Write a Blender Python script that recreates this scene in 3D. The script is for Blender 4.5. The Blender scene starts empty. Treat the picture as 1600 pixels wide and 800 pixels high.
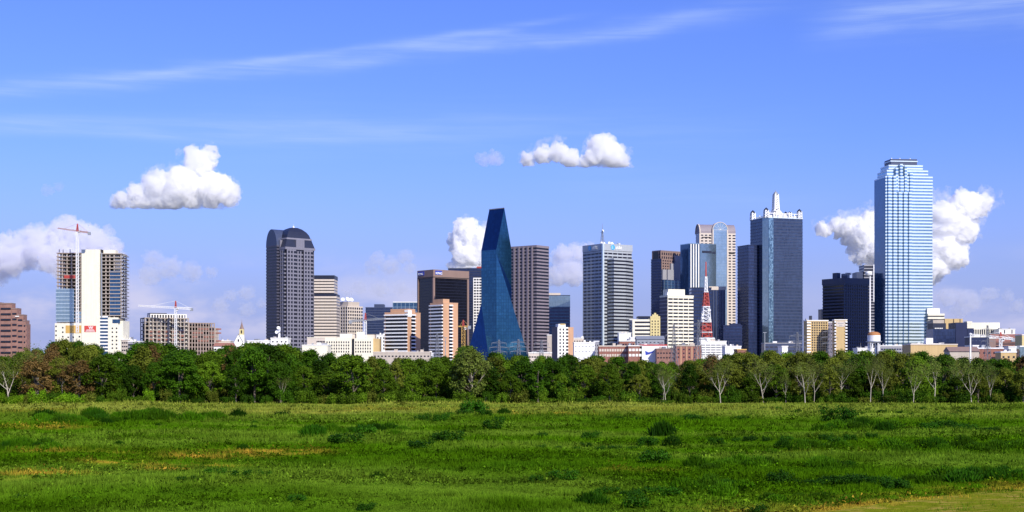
import bpy, math, random
import numpy as np
from mathutils import Vector, Matrix, noise as mnoise

rnd = random.Random(7)
R = math.radians
sc = bpy.context.scene
col = sc.collection

# ------------------------------------------------------------------ camera
F = 2200.0          # focal length in pixels of the 1600 px wide photograph
CZ = 9.0            # eye height above the field (standing on the levee)
HY = 572.0          # picture row of the horizon
cam_d = bpy.data.cameras.new('camera')
cam = bpy.data.objects.new('camera', cam_d); col.objects.link(cam)
cam.location = (0, 0, CZ); cam.rotation_euler = (R(90), 0, 0)
cam_d.sensor_width = 36; cam_d.lens = F / 1600 * 36
cam_d.shift_y = (HY - 400) / 1600
cam_d.clip_start = 1; cam_d.clip_end = 90000
sc.camera = cam

# ------------------------------------------------------------------ light
SUN_AZ, SUN_EL = 31.0, 35.0
sun_d = bpy.data.lights.new('sun', 'SUN'); sun_d.energy = 4.9; sun_d.angle = R(0.5); sun_d.color = (1, .93, .8)
sun = bpy.data.objects.new('sun', sun_d); col.objects.link(sun)
tosun = Vector((math.sin(R(SUN_AZ)) * math.cos(R(SUN_EL)), -math.cos(R(SUN_AZ)) * math.cos(R(SUN_EL)), math.sin(R(SUN_EL))))
sun.rotation_euler = tosun.to_track_quat('Z', 'Y').to_euler()
sun.location = (200, -200, 300)

world = bpy.data.worlds.new('World'); sc.world = world; world.use_nodes = True

class NT:
    """tiny node builder"""
    def __init__(s, tree): s.t = tree; s.n = tree.nodes; s.l = tree.links
    def node(s, typ, **kw):
        n = s.n.new(typ)
        for k, v in kw.items(): setattr(n, k, v)
        return n
    def put(s, sock, v):
        if hasattr(v, 'is_output') or isinstance(v, bpy.types.NodeSocket): s.l.new(v, sock)
        elif v is not None: sock.default_value = v
    def m(s, op, a, b=None, c=None, clamp=False):
        n = s.n.new('ShaderNodeMath'); n.operation = op; n.use_clamp = clamp
        s.put(n.inputs[0], a)
        if b is not None: s.put(n.inputs[1], b)
        if c is not None: s.put(n.inputs[2], c)
        return n.outputs[0]
    def mix(s, f, a, b, typ='MIX'):
        n = s.n.new('ShaderNodeMix'); n.data_type = 'RGBA'; n.blend_type = typ
        s.put(n.inputs['Factor'], f); s.put(n.inputs['A'], a); s.put(n.inputs['B'], b)
        return [o for o in n.outputs if o.type == 'RGBA'][0]
    def noise(s, vec, scale, detail=4, rough=.55, dist=0.0):
        n = s.n.new('ShaderNodeTexNoise'); s.put(n.inputs['Vector'], vec)
        n.inputs['Scale'].default_value = scale; n.inputs['Detail'].default_value = detail
        n.inputs['Roughness'].default_value = rough; n.inputs['Distortion'].default_value = dist
        return n.outputs[0]
    def ramp(s, v, lo, hi):
        n = s.n.new('ShaderNodeMapRange'); n.interpolation_type = 'SMOOTHSTEP'; n.clamp = True
        s.put(n.inputs[0], v); n.inputs[1].default_value = lo; n.inputs[2].default_value = hi
        return n.outputs[0]
    def mapv(s, vec, scale=(1, 1, 1), loc=(0, 0, 0), rot=(0, 0, 0)):
        n = s.n.new('ShaderNodeMapping'); s.put(n.inputs['Vector'], vec)
        n.inputs['Scale'].default_value = scale; n.inputs['Location'].default_value = loc; n.inputs['Rotation'].default_value = rot
        return n.outputs[0]

def sky_world():
    t = NT(world.node_tree); t.n.clear()
    out = t.node('ShaderNodeOutputWorld'); bg = t.node('ShaderNodeBackground')
    sky = t.node('ShaderNodeTexSky'); sky.sky_type = 'NISHITA'; sky.sun_disc = False
    sky.sun_elevation = R(SUN_EL); sky.sun_rotation = R(180 - SUN_AZ)
    sky.air_density = 1.0; sky.dust_density = 0.6; sky.ozone_density = 3.0; sky.altitude = 130
    tint = t.mix(1.0, sky.outputs[0], (*SKY_TINT, 1), 'MULTIPLY')
    # azimuth (0 = straight ahead, to the right positive) and elevation of the direction, in picture-sized units of 1/2200 rad
    tc = t.node('ShaderNodeTexCoord'); sp = t.node('ShaderNodeSeparateXYZ'); t.l.new(tc.outputs['Generated'], sp.inputs[0])
    az = t.m('MULTIPLY', t.m('ARCTAN2', sp.outputs[0], sp.outputs[1]), 2.2)
    el = t.m('MULTIPLY', t.m('ARCSINE', sp.outputs[2]), 2.2)
    cb = t.node('ShaderNodeCombineXYZ'); t.l.new(az, cb.inputs[0]); t.l.new(el, cb.inputs[1])
    v = cb.outputs[0]
    def band(az0, az1, fa, e0, e1, e2, width, amp, soft=.05, wob=.02):
        # thin ice-cloud streak following elevation = e0 + e1*az + e2*az^2
        a2 = t.m('MULTIPLY', az, az)
        c = t.m('ADD', t.m('ADD', t.m('MULTIPLY', az, e1), e0), t.m('MULTIPLY', a2, e2))
        w = t.m('MULTIPLY', t.m('SUBTRACT', t.noise(t.mapv(v, (4, 9, 1), (fa, 1, 0)), 1, 4), .5), wob * 4)
        d = t.m('DIVIDE', t.m('ADD', t.m('SUBTRACT', el, c), w), width)
        g = t.m('EXPONENT', t.m('MULTIPLY', t.m('MULTIPLY', d, d), -1))
        st = t.ramp(t.noise(t.mapv(v, (4, 70, 1), (fa, fa, 0), (0, 0, math.atan(e1))), 1, 6, .6, .3), .30, .75)
        m = t.m('MULTIPLY', t.m('MULTIPLY', g, t.m('ADD', t.m('MULTIPLY', st, .75), .25)), amp)
        ends = t.m('MULTIPLY', t.ramp(az, az0 - soft, az0 + soft), t.m('SUBTRACT', 1, t.ramp(az, az1 - soft, az1 + soft)))
        return t.m('MULTIPLY', m, ends)
    parts = [
        band(-.86, .34, .3, .498, .112, -.02, .013, .44, .16, .012),
        band(-.66, .06, 2.3, .520, .135, -.03, .006, .34, .12, .008),
        band(-1.2, -.1, 5.1, .355, .012, 0, .009, .36, .2, .006),
        band(-.9, .0, 15.1, .380, .03, 0, .012, .26, .2, .008),
        band(-.5, .36, 6.1, .362, .0, -.03, .040, .13, .2, .01),
        band(.49, .84, 8.4, .505, .02, 0, .030, .48, .07, .02),
        band(.1, .45, 9.9, .300, -.10, 0, .028, .11, .12, .02),
    ]
    tot = parts[0]
    for p in parts[1:]: tot = t.m('ADD', tot, p)
    hz = t.m('MULTIPLY', t.m('SUBTRACT', 1, t.ramp(el, .0, .37)), .95)
    base = t.mix(hz, tint, (*VEIL, 1))
    c1 = t.mix(tot, base, (*CIRRUS, 1))
    # distant, hazy cumulus low over the horizon
    low = t.m('MULTIPLY', t.ramp(el, .03, .07), t.m('SUBTRACT', 1, t.ramp(el, .085, .19)))
    n1 = t.ramp(t.noise(t.mapv(v, (5.2, 11, 1), (3.1, .2, 0)), 1, 7, .55, .2), .42, .62)
    side = t.m('SUBTRACT', 1, t.m('MULTIPLY', t.ramp(t.noise(t.mapv(v, (2.1, .5, 1), (1.4, 0, 0)), 1, 1), .42, .62), .65))
    lo = t.m('MULTIPLY', t.m('MULTIPLY', low, n1), t.m('MULTIPLY', t.m('SUBTRACT', 1, t.m('MULTIPLY', t.m('MULTIPLY', t.ramp(az, -.08, .08), t.m('SUBTRACT', 1, t.ramp(az, .50, .64))), .85)), t.m('MULTIPLY', side, .75)))
    c2 = t.mix(lo, c1, (*LOWCLOUD, 1))
    n2 = t.ramp(t.noise(t.mapv(v, (2.6, 9, 1), (7.1, 2.2, 0)), 1, 5, .5, .2), .40, .75)
    veil = t.m('MULTIPLY', t.m('MULTIPLY', n2, t.m('SUBTRACT', 1, t.ramp(el, .02, .15))), .30)
    c3 = t.mix(veil, c2, (*LOWCLOUD, 1))
    t.l.new(c3, bg.inputs[0]); bg.inputs[1].default_value = SKY_STR
    t.l.new(bg.outputs[0], out.inputs[0])
SKY_STR = .10
SKY_TINT = (.73, .89, 1.80)
CIRRUS = (5.5, 7.0, 10.5)
LOWCLOUD = (7.3, 7.0, 8.9)
VEIL = (3.5, 4.1, 7.5)
sky_world()

sc.view_settings.view_transform = 'Standard'; sc.view_settings.look = 'None'
sc.view_settings.exposure = 0; sc.view_settings.gamma = 1; sc.view_settings.use_curve_mapping = False
sc.render.engine = 'CYCLES'
cy = sc.cycles
cy.use_denoising = True
try: cy.denoiser = 'OPENIMAGEDENOISE'
except Exception: pass
cy.max_bounces = 46; cy.diffuse_bounces = 2; cy.glossy_bounces = 3; cy.transmission_bounces = 3
cy.volume_bounces = 44; cy.transparent_max_bounces = 8
cy.volume_step_rate = 1.0; cy.volume_max_steps = 64
cy.sample_clamp_indirect = 4
sc.render.film_transparent = False

# ------------------------------------------------------------------ helpers
def X(px, Y): return (px - 800) / F * Y
def Z(py, Y): return CZ + (HY - py) / F * Y

def tag(o, label=None, cat=None, group=None, kind=None):
    if label: o['label'] = label
    if cat: o['category'] = cat
    if group: o['group'] = group
    if kind: o['kind'] = kind
    return o

def empty(name, label, cat, loc=(0, 0, 0), rz=0, group=None):
    o = bpy.data.objects.new(name, None); col.objects.link(o)
    o.location = loc; o.rotation_euler = (0, 0, rz); o.empty_display_size = .5
    return tag(o, label, cat, group)

class MB:
    def __init__(s): s.v = []; s.f = []; s.uv = []
    def face(s, pts, uvs=None):
        i = len(s.v); s.v += [tuple(p) for p in pts]; s.f.append(list(range(i, i + len(pts))))
        s.uv += uvs if uvs else [(p[0], p[1]) for p in pts]
    def prism(s, poly, z0, z1, bottom=False, top=True):
        u = 0
        n = len(poly)
        for i in range(n):
            a, b = poly[i], poly[(i + 1) % n]
            L = math.hypot(b[0] - a[0], b[1] - a[1])
            s.face([(a[0], a[1], z0), (b[0], b[1], z0), (b[0], b[1], z1), (a[0], a[1], z1)], [(u, z0), (u + L, z0), (u + L, z1), (u, z1)])
            u += L
        if top: s.face([(p[0], p[1], z1) for p in poly])
        if bottom: s.face([(p[0], p[1], z0) for p in reversed(poly)])
        return s
    def box(s, x0, x1, y0, y1, z0, z1):
        return s.prism([(x0, y0), (x1, y0), (x1, y1), (x0, y1)], z0, z1, bottom=True)
    def beam(s, a, b, r, r2=None):
        a = Vector(a); b = Vector(b); r2 = r if r2 is None else r2
        d = (b - a).normalized()
        up = Vector((0, 0, 1)) if abs(d.z) < .9 else Vector((1, 0, 0))
        x = d.cross(up).normalized(); y = x.cross(d)
        c0 = [a + (x * i + y * j) * r for i, j in ((-1, -1), (1, -1), (1, 1), (-1, 1))]
        c1 = [b + (x * i + y * j) * r2 for i, j in ((-1, -1), (1, -1), (1, 1), (-1, 1))]
        for k in range(4):
            s.face([c0[k], c0[(k + 1) % 4], c1[(k + 1) % 4], c1[k]])
        s.face(c1); s.face(c0[::-1]); return s
    def lathe(s, prof, n=16, cx=0, cy=0):
        for k in range(len(prof) - 1):
            (r0, z0), (r1, z1) = prof[k], prof[k + 1]
            for i in range(n):
                a, b = 2 * math.pi * i / n, 2 * math.pi * (i + 1) / n
                p = [(cx + r0 * math.cos(a), cy + r0 * math.sin(a), z0), (cx + r0 * math.cos(b), cy + r0 * math.sin(b), z0),
                     (cx + r1 * math.cos(b), cy + r1 * math.sin(b), z1), (cx + r1 * math.cos(a), cy + r1 * math.sin(a), z1)]
                if r1 < 1e-6: p = p[:3]
                elif r0 < 1e-6: p = [p[0], p[2], p[3]]
                s.face(p)
        return s
    def lattice(s, a, b, w0, w1, n, r, rd=None):
        """square lattice girder from a to b, width w0 to w1, n bays"""
        a = Vector(a); b = Vector(b); d = (b - a).normalized(); rd = rd or r * .7
        up = Vector((0, 0, 1)) if abs(d.z) < .9 else Vector((0, 1, 0))
        x = d.cross(up).normalized(); y = x.cross(d)
        rings = []
        for k in range(n + 1):
            t = k / n; c = a.lerp(b, t); w = (w0 + (w1 - w0) * t) / 2
            rings.append([c + (x * i + y * j) * w for i, j in ((-1, -1), (1, -1), (1, 1), (-1, 1))])
        for q in range(4): s.beam(rings[0][q], rings[-1][q], r)
        for k in range(n):
            for q in range(4):
                s.beam(rings[k][q], rings[k + 1][(q + 1) % 4], rd)
                if k: s.beam(rings[k][q], rings[k][(q + 1) % 4], rd)
        return s
    def build(s, name, mat, parent=None, loc=None):
        me = bpy.data.meshes.new(name); me.from_pydata(s.v, [], s.f)
        uvl = me.uv_layers.new(name='UVMap')
        uvl.data.foreach_set('uv', np.array(s.uv, dtype=np.float32).ravel())
        me.materials.append(mat)
        o = bpy.data.objects.new(name, me); col.objects.link(o)
        if parent is not None: o.parent = parent
        if loc is not None: o.location = loc
        return o

def dupe(o, parent, loc=None, rz=None):
    c = o.copy(); col.objects.link(c); c.parent = parent
    if loc is not None: c.location = loc
    if rz is not None: c.rotation_euler = (0, 0, rz)
    return c

def box_part(parent, name, mat, x0, x1, y0, y1, z0, z1):
    return MB().box(x0, x1, y0, y1, z0, z1).build(name, mat, parent)

def offset(poly, d):
    """grow (d>0) a counter-clockwise polygon by d"""
    n = len(poly); out = []
    for i in range(n):
        p0, p1, p2 = Vector(poly[i - 1]), Vector(poly[i]), Vector(poly[(i + 1) % n])
        e1 = (p1 - p0).normalized(); e2 = (p2 - p1).normalized()
        n1 = Vector((e1.y, -e1.x)); n2 = Vector((e2.y, -e2.x))
        k = n1 + n2; k = k / max(.2, k.dot(k) / 2) if k.length > 1e-4 else n1
        out.append((p1.x + k.x * d, p1.y + k.y * d))
    return out

# ------------------------------------------------------------------ materials
def new_mat(name):
    m = bpy.data.materials.new(name); m.use_nodes = True
    t = NT(m.node_tree); t.n.clear()
    out = t.node('ShaderNodeOutputMaterial'); p = t.node('ShaderNodeBsdfPrincipled')
    t.l.new(p.outputs[0], out.inputs[0]); return m, t, p, out

def wall_mat(name, c, rough=.8, var=.22, scale=.12, streak=.18, metallic=0.0):
    m, t, p, _ = new_mat(name)
    tc = t.node('ShaderNodeTexCoord').outputs['Object']
    n = t.noise(tc, scale, 5, .6)
    s = t.noise(t.mapv(tc, (1.2, 1.2, .05)), .5, 4, .6)
    k = t.m('ADD', t.m('MULTIPLY', t.m('SUBTRACT', n, .5), var * 2), t.m('MULTIPLY', t.m('SUBTRACT', s, .5), streak * 2))
    k = t.m('ADD', k, 1.0)
    cc = t.mix(1.0, (*c, 1), k, 'MULTIPLY')
    t.l.new(cc, p.inputs['Base Color']); p.inputs['Roughness'].default_value = rough; p.inputs['Metallic'].default_value = metallic
    return m

def brick_mat(name, c, c2, mortar=(.35, .32, .28)):
    m, t, p, _ = new_mat(name)
    uv = t.node('ShaderNodeTexCoord').outputs['UV']
    b = t.node('ShaderNodeTexBrick'); t.l.new(uv, b.inputs['Vector'])
    b.inputs['Color1'].default_value = (*c, 1); b.inputs['Color2'].default_value = (*c2, 1); b.inputs['Mortar'].default_value = (*mortar, 1)
    b.inputs['Scale'].default_value = 1; b.inputs['Brick Width'].default_value = .6; b.inputs['Row Height'].default_value = .25; b.inputs['Mortar Size'].default_value = .02
    n = t.noise(t.node('ShaderNodeTexCoord').outputs['Object'], .2, 4)
    t.l.new(t.mix(1.0, b.outputs[0], t.m('ADD', n, .5), 'MULTIPLY'), p.inputs['Base Color']); p.inputs['Roughness'].default_value = .9
    return m

def glass_mat(name, c, c2=None, metallic=.0, rough=.12, pane=(1.6, 3.9), var=.35, mull=None, mullw=.1, wob=.02, spec=.5):
    """curtain-wall glass: panes of slightly different tone and tilt"""
    m, t, p, _ = new_mat(name)
    c2 = c2 or tuple(x * (1 - var) for x in c)
    uv = t.node('ShaderNodeTexCoord').outputs['UV']
    b = t.node('ShaderNodeTexBrick'); t.l.new(uv, b.inputs['Vector']); b.offset = 0
    b.inputs['Color1'].default_value = (*c, 1); b.inputs['Color2'].default_value = (*c2, 1)
    b.inputs['Mortar'].default_value = (*(mull or c2), 1)
    b.inputs['Scale'].default_value = 1; b.inputs['Brick Width'].default_value = pane[0]; b.inputs['Row Height'].default_value = pane[1]; b.inputs['Mortar Size'].default_value = mullw
    b.inputs['Mortar Smooth'].default_value = 0
    n = t.noise(t.mapv(uv, (.03, .02, 1)), 1, 4, .6)
    t.l.new(t.mix(1.0, b.outputs[0], t.m('ADD', t.m('MULTIPLY', n, .7), .65), 'MULTIPLY'), p.inputs['Base Color'])
    p.inputs['Metallic'].default_value = metallic
    t.l.new(t.m('ADD', t.m('MULTIPLY', n, rough * .6), rough * .7), p.inputs['Roughness'])
    p.inputs['Specular IOR Level'].default_value = spec
    bm = t.node('ShaderNodeBump'); bm.inputs['Strength'].default_value = .5; bm.inputs['Distance'].default_value = wob * 6
    nn = t.noise(t.mapv(uv, (.12, .12, 1)), 1, 3, .5)
    sp = t.node('ShaderNodeSeparateColor'); t.l.new(b.outputs[0], sp.inputs[0])
    t.l.new(nn, bm.inputs['Height'])
    t.l.new(bm.outputs[0], p.inputs['Normal'])
    return m

M = {}
M['white'] = wall_mat('white_panel', (.90, .88, .80), .6, .05)
M['cream'] = wall_mat('cream_concrete', (.86, .81, .63), .8, .1)
M['beige'] = wall_mat('beige_stone', (.52, .45, .37), .8, .12)
M['beige_pale'] = wall_mat('pale_stone', (.68, .59, .49), .8, .12)
M['tan'] = wall_mat('tan_brick', (.58, .34, .20), .9, .14)
M['ochre'] = wall_mat('ochre_brick', (.60, .43, .20), .9, .12)
M['yellow'] = wall_mat('yellow_brick', (.72, .60, .28), .9, .1)
M['granite'] = wall_mat('grey_granite', (.21, .205, .25), .5, .15)
M['granite_and_shade'] = wall_mat('dark_granite_and_shade', (.075, .075, .11), .5, .15)  # real granite, and painted shade on two left-hand walls
M['brownstone'] = wall_mat('brown_granite', (.26, .22, .245), .6, .12)
M['brown'] = wall_mat('brown_stone', (.27, .18, .15), .7, .12)
M['silver'] = wall_mat('silver_panel', (.66, .77, .82), .35, .06, metallic=.25)
M['grey'] = wall_mat('grey_concrete', (.32, .32, .34), .85, .15)
M['att'] = wall_mat('grey_aluminium', (.46, .49, .51), .5, .1, metallic=.2)
M['concrete'] = wall_mat('raw_concrete', (.42, .36, .30), .9, .25)
M['rawbrown'] = wall_mat('stained_concrete', (.36, .28, .23), .9, .3)
M['roofdark'] = wall_mat('dark_roof', (.02, .025, .05), .4, .2)
M['navy'] = wall_mat('navy_panel', (.018, .026, .075), .35, .2)
M['navy2'] = wall_mat('blue_grey_panel', (.050, .066, .125), .4, .2)
M['brick'] = brick_mat('red_brick', (.33, .10, .06), (.26, .075, .05))
M['brickbrown'] = brick_mat('brown_brick', (.32, .14, .10), (.27, .11, .08))
M['orange'] = wall_mat('orange_board', (.62, .38, .10), .8, .1)
M['redpaint'] = wall_mat('red_paint', (.42, .055, .04), .5, .12)
M['whitepaint'] = wall_mat('white_paint', (.88, .88, .86), .5, .10, .15, .30)
M['steel'] = wall_mat('galvanised_steel', (.34, .36, .38), .5, .1, metallic=.3)
M['dullsteel'] = wall_mat('weathered_steel', (.17, .18, .21), .6, .1)
M['cranered'] = wall_mat('faded_red_steel', (.42, .24, .20), .6, .15)
M['dark'] = wall_mat('dark_void', (.03, .028, .03), .8, .3)
M['rust'] = wall_mat('rusty_metal', (.45, .20, .07), .8, .5, .5)
M['signred'] = wall_mat('red_sign', (.62, .07, .05), .6, .05)
M['signblue'] = wall_mat('blue_sign', (.03, .06, .42), .5, .05)
M['globe'] = wall_mat('light_blue_sign', (.03, .38, .75), .5, .05)
M['terracotta'] = wall_mat('terracotta_roof', (.36, .16, .11), .9, .2)
M['g_black'] = glass_mat('black_glass', (.012, .013, .022), rough=.15)
M['g_win'] = glass_mat('window_glass', (.022, .024, .04), rough=.15)
M['g_navy'] = glass_mat('navy_glass', (.045, .07, .16), metallic=.35, rough=.12, mull=(.02, .02, .04))
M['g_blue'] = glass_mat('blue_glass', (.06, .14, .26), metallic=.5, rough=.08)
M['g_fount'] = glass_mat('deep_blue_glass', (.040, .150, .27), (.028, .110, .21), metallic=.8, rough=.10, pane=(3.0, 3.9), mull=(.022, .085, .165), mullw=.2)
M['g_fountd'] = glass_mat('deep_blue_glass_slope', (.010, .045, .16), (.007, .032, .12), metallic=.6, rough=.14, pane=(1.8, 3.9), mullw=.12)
M['g_teal'] = glass_mat('teal_glass', (.32, .41, .45), (.25, .34, .38), metallic=.75, rough=.10)
M['g_pale'] = glass_mat('pale_blue_glass', (.42, .53, .56), (.35, .46, .50), metallic=.7, rough=.14, mull=(.2, .3, .36))
M['g_boa'] = glass_mat('silver_blue_glass', (.34, .49, .57), (.24, .38, .46), metallic=.75, rough=.1)
M['g_ren'] = glass_mat('dark_blue_glass', (.055, .085, .16), (.026, .042, .09), metallic=.45, rough=.14, pane=(1.5, 3.9), mull=(.10, .12, .15), mullw=.16)
M['g_reflection'] = glass_mat('bright_reflection_glass', (.35, .52, .58), (.08, .14, .20), metallic=.6, rough=.16, pane=(1.5, 2.0), var=.6)  # pale panes that carry a painted reflection

# ------------------------------------------------------------------ tower builder
class Tower:
    """a building whose near corner stands at picture column xc and depth Y; local +x runs along the right-hand face,
    +y along the left-hand face"""
    def __init__(s, name, label, cat, xl, xc, xr, Y, ratio=1.0, depth=None, th=None, group=None):
        Cx, Cy = X(xc, Y), Y
        def solve(th):
            tr, tl = (xr - 800) / F, (xl - 800) / F
            w = (tr * Cy - Cx) / (math.cos(th) - tr * math.sin(th))
            d = (tl * Cy - Cx) / (-math.sin(th) - tl * math.cos(th)) if xl < xc else (depth or w * ratio)
            return w, d
        if xl >= xc: th = th or 0.0
        elif th is None:
            lo, hi = R(.5), R(80)
            for _ in range(60):
                th = (lo + hi) / 2; w, d = solve(th)
                if d < 0 or d / w > ratio: lo = th
                else: hi = th
        s.w, s.d = solve(th); s.th = th; s.Y = Y; s.C = (Cx, Cy)
        s.o = empty(name, label, cat, (Cx, Cy, 0), th, group)
        s.rect = [(0, 0), (s.w, 0), (s.w, s.d), (0, s.d)]
    def z(s, py): return Z(py, s.Y)
    def u(s, px):           # local x on the right face
        t = (px - 800) / F
        return (t * s.C[1] - s.C[0]) / (math.cos(s.th) - t * math.sin(s.th))
    def v(s, px):           # local y on the left face
        t = (px - 800) / F
        return (t * s.C[1] - s.C[0]) / (-math.sin(s.th) - t * math.cos(s.th))
    def prism(s, name, mat, poly, z0, z1, **k): return MB().prism(poly, z0, z1, bottom=True, **k).build(name, mat, s.o)
    def box(s, name, mat, x0, x1, y0, y1, z0, z1): return box_part(s.o, name, mat, x0, x1, y0, y1, z0, z1)
    def clad(s, poly, z0, z1, core, band=None, fh=3.9, bh=1.4, pier=None, step=6.0, pw=1.2, proud=.3, pproud=.55, corner=True, name='glass_wall', edges=None, off=0, bandname='floor_band'):
        s.prism(name, core, offset(poly, -proud), z0, z1)
        if band:
            n = max(1, int(round((z1 - z0) / fh))); f = (z1 - z0) / n
            b0 = s.prism(bandname, band, poly, 0, bh); b0.location = (0, 0, z1 - bh + .02)
            for k in range(1, n):
                dupe(b0, s.o, (0, 0, z1 - bh - k * f))
        if pier:
            E = range(len(poly)) if edges is None else edges
            first = None; hh = z1 - z0 - .01
            for i in E:
                a = Vector(poly[i]); b = Vector(poly[(i + 1) % len(poly)])
                L = (b - a).length; n = max(1, int(round(L / step))); e = (b - a).normalized(); ang = math.atan2(e.y, e.x)
                for k in range(0 if corner else 1, n if corner else n):
                    q = a + e * (L * k / n) if corner else a + e * (L * k / n)
                    if first is None:
                        first = MB().box(-pw / 2, pw / 2, -(pproud - proud), proud, 0, hh).build('pier', pier, s.o)
                        c = first
                    else: c = dupe(first, s.o)
                    c.location = (q.x, q.y, z0); c.rotation_euler = (0, 0, ang)
    def rail(s, mat, poly, z, h=1.2):
        s.prism('parapet', mat, poly, z, z + h)
    def roofbox(s, mat, fx0, fx1, fy0, fy1, z0, z1, name='penthouse'):
        return s.box(name, mat, fx0 * s.w, fx1 * s.w, fy0 * s.d, fy1 * s.d, z0, z1)

def text(parent, body, size, loc, rot, mat, name='lettering', ext=.15):
    cu = bpy.data.curves.new(name, 'FONT'); cu.body = body; cu.size = size; cu.extrude = ext; cu.align_x = 'LEFT'; cu.offset = size * .02
    cu.materials.append(mat)
    o = bpy.data.objects.new(name, cu); col.objects.link(o)
    bpy.context.view_layer.update()
    me = bpy.data.meshes.new_from_object(o.evaluated_get(bpy.context.evaluated_depsgraph_get()))
    bpy.data.objects.remove(o)
    o = bpy.data.objects.new(name, me); col.objects.link(o); o.parent = parent; o.location = loc; o.rotation_euler = rot
    return o
RF = (R(90), 0, 0)              # text on the right-hand face
LF = (R(90), 0, R(-90))         # text on the left-hand face

def dish(parent, x, y, z, r, ang, name='satellite_dish'):
    m = MB()
    m.lathe([(0, 0), (r * .5, r * .08), (r * .85, r * .28), (r, r * .42), (r * .84, r * .32), (0, r * .06)], 14)
    o = m.build(name, M['whitepaint'], parent, (x, y, z + r))
    o.rotation_euler = (R(62), 0, ang)
    MB().beam((x, y, z), (x, y, z + r), .25).build('mast', M['steel'], parent)

# ================================================================== GROUND
def vnoise(x, y, seed, scale):
    rs = np.random.RandomState(seed); g = rs.rand(64, 64)
    xs = np.asarray(x) / scale + 1000; ys = np.asarray(y) / scale + 1000
    xi = np.floor(xs).astype(int); yi = np.floor(ys).astype(int); fx = xs - xi; fy = ys - yi
    fx = fx * fx * (3 - 2 * fx); fy = fy * fy * (3 - 2 * fy)
    a = g[xi % 64, yi % 64]; b = g[(xi + 1) % 64, yi % 64]; c = g[xi % 64, (yi + 1) % 64]; d = g[(xi + 1) % 64, (yi + 1) % 64]
    return (a * (1 - fx) + b * fx) * (1 - fy) + (c * (1 - fx) + d * fx) * fy
def sstep(x, a, b):
    t = np.clip((np.asarray(x, float) - a) / (b - a), 0, 1); return t * t * (3 - 2 * t)
def height(x, y):
    x = np.asarray(x, float); y = np.asarray(y, float)
    inside = sstep(y, 60, 90) * (1 - sstep(y, 330, 350)) * (1 - sstep(np.abs(x), 250, 300))
    h = ((vnoise(x, y, 3, 22) - .5) * .9 + (vnoise(x, y * 1.6, 5, 8) - .5) * .35) * inside
    return h + 7.3 * (1 - sstep(y, 2, 50)) * sstep(y, -40, -14)
def ground_color(x, y):
    """albedo of the meadow at a spot: lush, dry and pale areas"""
    x = np.asarray(x, float); y = np.asarray(y, float)
    n1 = vnoise(x / 2.6, y, 11, 9); n2 = vnoise(x / 1.8, y, 12, 3.2); n3 = vnoise(x / 3, y, 13, 30)
    lush = np.array([.046, .130, .002]); mid = np.array([.088, .180, .010]); pale = np.array([.19, .25, .030]); dark = np.array([.020, .070, .002]); straw = np.array([.40, .29, .03])
    c = lush[None] * np.ones((x.size, 1))
    def mx(c, k, t): return c * (1 - t[:, None]) + k[None] * t[:, None]
    c = mx(c, mid, sstep(n1, .35, .75)); c = mx(c, dark, sstep(n2 * .6 + n3 * .4, .55, .85) * .55)
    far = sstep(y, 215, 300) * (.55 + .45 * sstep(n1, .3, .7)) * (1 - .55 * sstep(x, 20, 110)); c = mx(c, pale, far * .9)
    near = (1 - sstep(y, 88, 104)) * sstep(vnoise(x, y, 19, 6), .2, .8); c = mx(c, mid * 1.15, near * .7)
    s = np.zeros(x.size)
    for px, py, wx, wy, a in STRAW:
        Y = CZ * F / (py - HY); Xc = X(px, Y); dw = wx / F * Y; dh = wy * Y * Y / (CZ * F)
        s = np.maximum(s, a * np.exp(-((x - Xc) / dw) ** 2 - ((y - Y) / dh) ** 2))
    s = s * sstep(vnoise(x / 1.6, y, 21, 1.8), .25, .7) * 1.25
    c = mx(c, straw, np.clip(s, 0, 1))
    return c * np.array([1.55, 1.30, 1.5]) * (.6 + .8 * (.5 * vnoise(x, y, 23, 1.1) + .5 * vnoise(x / 2, y, 24, 3.5)))[:, None]
STRAW = [(60, 741, 60, 3, .9), (200, 725, 55, 3.5, .9), (265, 732, 35, 2.5, .8), (310, 713, 45, 4, .9), (405, 706, 50, 4, .8), (350, 722, 40, 2, .5), (60, 711, 50, 3, .5), (190, 710, 40, 3, .4),
         (60, 666, 60, 3, .5), (480, 704, 40, 3, .5), (860, 648, 70, 2, .6), (1000, 735, 60, 4, .3), (1290, 705, 50, 3, .3), (1180, 797, 90, 8, .6), (1330, 785, 90, 7, .8), (1450, 775, 90, 6, .8), (1560, 762, 80, 6, .7), (1240, 776, 60, 3, .35),
         (60, 645, 90, 4, .25), (620, 640, 200, 3, .25), (1050, 640, 120, 3, .2)]

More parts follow.
